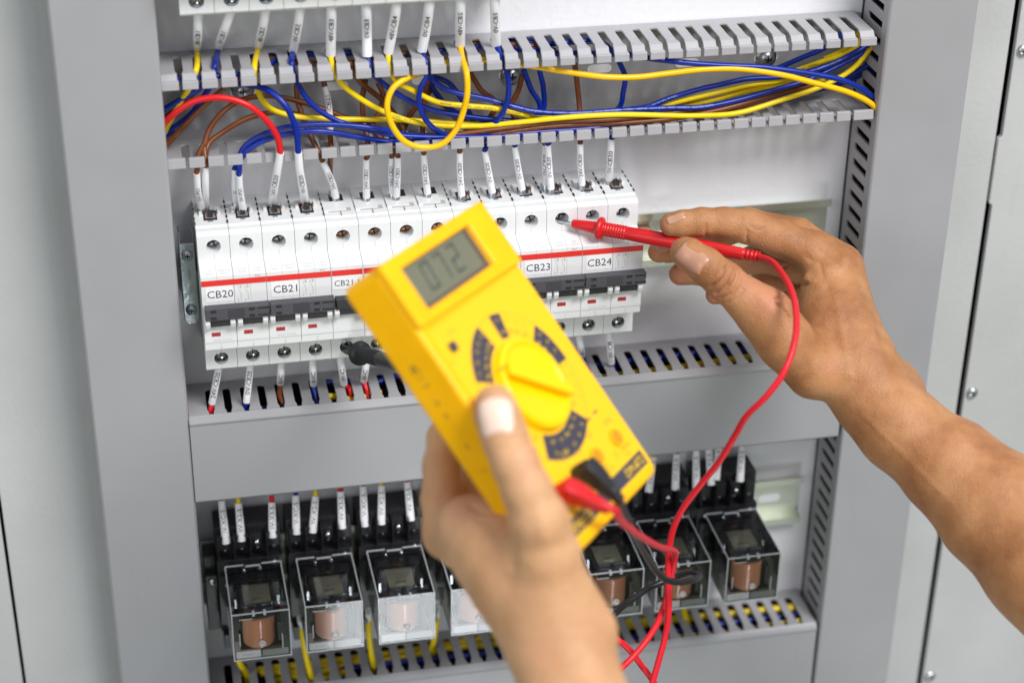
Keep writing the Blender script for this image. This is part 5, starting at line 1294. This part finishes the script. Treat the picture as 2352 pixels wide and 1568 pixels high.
RH.chain([Hc(1500, 560, 1.065, 136), Hc(1330, 480, 1.063, 128), Hc(1130, 400, 1.062, 112), Hc(920, 322, 1.06, 104), Hc(780, 298, 1.058, 92), Hc(640, 296, 1.057, 88), Hc(520, 304, 1.056, 80), Hc(445, 312, 1.056, 72)], .003, .006)    # index
RH.chain([Hc(1510, 560, 1.085, 128), Hc(1240, 380, 1.088, 108), Hc(930, 300, 1.09, 92), Hc(700, 400, 1.09, 84), Hc(520, 470, 1.088, 74), Hc(368, 482, 1.086, 68)], .003, .004)    # middle
RH.chain([Hc(1480, 640, 1.105, 115), Hc(1220, 560, 1.108, 100), Hc(990, 520, 1.11, 88), Hc(780, 590, 1.108, 78), Hc(640, 615, 1.104, 72), Hc(502, 622, 1.10, 70)], .003, .004)   # ring
RH.chain([Hc(1440, 760, 1.12, 105), Hc(1220, 690, 1.125, 88), Hc(1060, 660, 1.128, 76), Hc(900, 720, 1.124, 68), Hc(800, 745, 1.12, 62), Hc(722, 752, 1.115, 60)], .003, .004)   # little
cr_ = []
for ln, a, w in [  # thumb knuckle
        (((690, 700), (740, 660), (770, 600), (775, 560)), .0007, 2.6), (((725, 745), (790, 700), (830, 640), (850, 575)), .0009, 2.8), (((760, 775), (830, 740), (870, 680), (885, 610)), .0007, 2.6),
        (((800, 690), (830, 660), (850, 610)), .0006, 2.2), (((705, 690), (760, 640), (790, 585)), .0004, 2), (((800, 800), (860, 770), (900, 720)), .0003, 3),
        (((1112, 800), (1150, 830), (1190, 880)), .0014, 3), (((1100, 770), (1160, 740), (1230, 700)), .0011, 3.2), (((1190, 690), (1260, 692), (1300, 682)), .0012, 3), (((1130, 590), (1165, 575)), .0009, 3), (((1210, 655), (1250, 670)), .0006, 3),
        (((925, 350), (920, 400), (925, 430)), .0006, 3), (((665, 310), (662, 350), (668, 385)), .0005, 3), (((940, 320), (1000, 350), (1030, 330)), .0002, 4),
        (((1380, 480), (1440, 520), (1500, 570)), .0003, 5), (((1040, 1260), (1120, 1340), (1230, 1390)), .0003, 6), (((1250, 1400), (1400, 1440), (1500, 1560)), .0005, 9), (((1300, 520), (1380, 560), (1400, 640)), .0003, 6)]:
    cr_.append((Hl(*ln), -a * 1.9, w))
for ln, a, w in [(((1540, 480), (1530, 540)), .0012, 16), (((900, 230), (1000, 260)), .0004, 14), (((740, 690), (760, 620)), .0005, 9), (((1380, 700), (1300, 640)), .0006, 12), (((1700, 1000), (1600, 700)), .0010, 12), (((1560, 1250), (1500, 900), (1470, 700)), .0005, 10), (((1800, 1250), (1720, 1000), (1660, 700)), .0006, 8), (((2100, 1500), (2400, 1760), (2700, 2050)), .00028, 6), (((1650, 1500), (1900, 1750), (2200, 2050)), .00028, 7), (((1350, 560), (1300, 600), (1290, 660)), .0008, 9), (((1150, 900), (1000, 760)), .0007, 14), (((620, 470), (560, 440)), .0005, 8)]:
    cr_.append((Hl(*ln), a, w))
rh = hand_object(RH, .00085, 'hand', 'right hand and forearm with tan skin pinching the red probe', SKIN, cr_,
                 [(*Hl((1080, 800))[0], 30, .35), (*Hl((1440, 1210))[0], 14, .35), (*Hl((330, 480))[0], 30, .45), (*Hl((480, 640))[0], 30, .45), (*Hl((700, 780))[0], 25, .4), (*Hl((420, 330))[0], 26, .25), (*Hl((1000, 620))[0], 60, .35)])
nail(RH, rh, (*Hl((578, 540))[0], 1.0), (*Hl((478, 470))[0], .999), .0150, .0125, NAIL)
nail(RH, rh, (*Hl((462, 244))[0], 1.046), (*Hl((385, 275))[0], 1.047), .0105, .0050, NAIL)
nail(RH, rh, (*Hl((330, 435))[0], 1.075), (*Hl((300, 470))[0], 1.078), .007, .008, NAIL)
nail(RH, rh, (*Hl((445, 590))[0], 1.088), (*Hl((432, 640))[0], 1.09), .008, .008, NAIL)
nail(RH, rh, (*Hl((672, 740))[0], 1.103), (*Hl((668, 780))[0], 1.105), .007, .007, NAIL)

# left hand (holds the meter)
LH = Body()
LH.chain([(1480, 2080, .78, 150), (1400, 1840, .80, 135), (1335, 1650, .815, 118), (1296, 1520, .825, 106), (1262, 1430, .832, 106)], .01, .01)
LH.chain([(1262, 1430, .832, 106), (1200, 1330, .838, 112), (1140, 1262, .848, 98), (1080, 1215, .858, 80)], .01, .012)
LH.chain([(1335, 1480, .825, 60), (1370, 1440, .825, 32)], .01, .014)
LH.chain([(1270, 1380, .825, 92), (1255, 1280, .818, 78), (1240, 1200, .812, 68), (1212, 1130, .810, 57), (1184, 1065, .811, 53), (1160, 1005, .814, 52), (1142, 955, .817, 50), (1136, 930, .819, 47)], .003, .010)
LH.chain([(1030, 1225, .872, 62), (1016, 1150, .880, 48), (1014, 1070, .888, 42), (1022, 1005, .896, 40), (1060, 980, .915, 38), (1120, 1000, .925, 36), (1180, 1030, .925, 34)], .003, .008)
LH.chain([(1060, 1250, .885, 60), (1060, 1150, .905, 44), (1090, 1080, .925, 40), (1160, 1090, .94, 38), (1240, 1120, .935, 34)], .003, .006)
LH.chain([(1110, 1290, .895, 58), (1120, 1200, .915, 42), (1160, 1150, .935, 38), (1230, 1165, .945, 36), (1290, 1180, .94, 32)], .003, .006)
LH.chain([(1160, 1330, .895, 54), (1180, 1270, .915, 38), (1230, 1240, .93, 34), (1290, 1250, .935, 30)], .003, .006)
crl = [([(1080, 1160), (1110, 1178), (1150, 1172)], -.0012, 5), ([(1095, 1190), (1130, 1200)], -.0006, 5), ([(1172, 1230), (1180, 1270), (1178, 1300)], -.0012, 9), ([(1130, 1012), (1180, 1008), (1215, 1000)], -.0003, 5), ([(1140, 1030), (1190, 1026), (1220, 1015)], -.0003, 5), ([(1246, 1190), (1252, 1230)], .0010, 18)]
lh = hand_object(LH, .0010, 'hand', 'left hand and wrist, out of focus, gripping the yellow multimeter', SKINL, crl, [(1220, 1060, 40, .15), (1060, 1160, 40, .3), (1250, 1500, 40, .15)])
nail(LH, lh, (1132, 938, .80), (1128, 895, .803), .0155, .0150, NAILL)
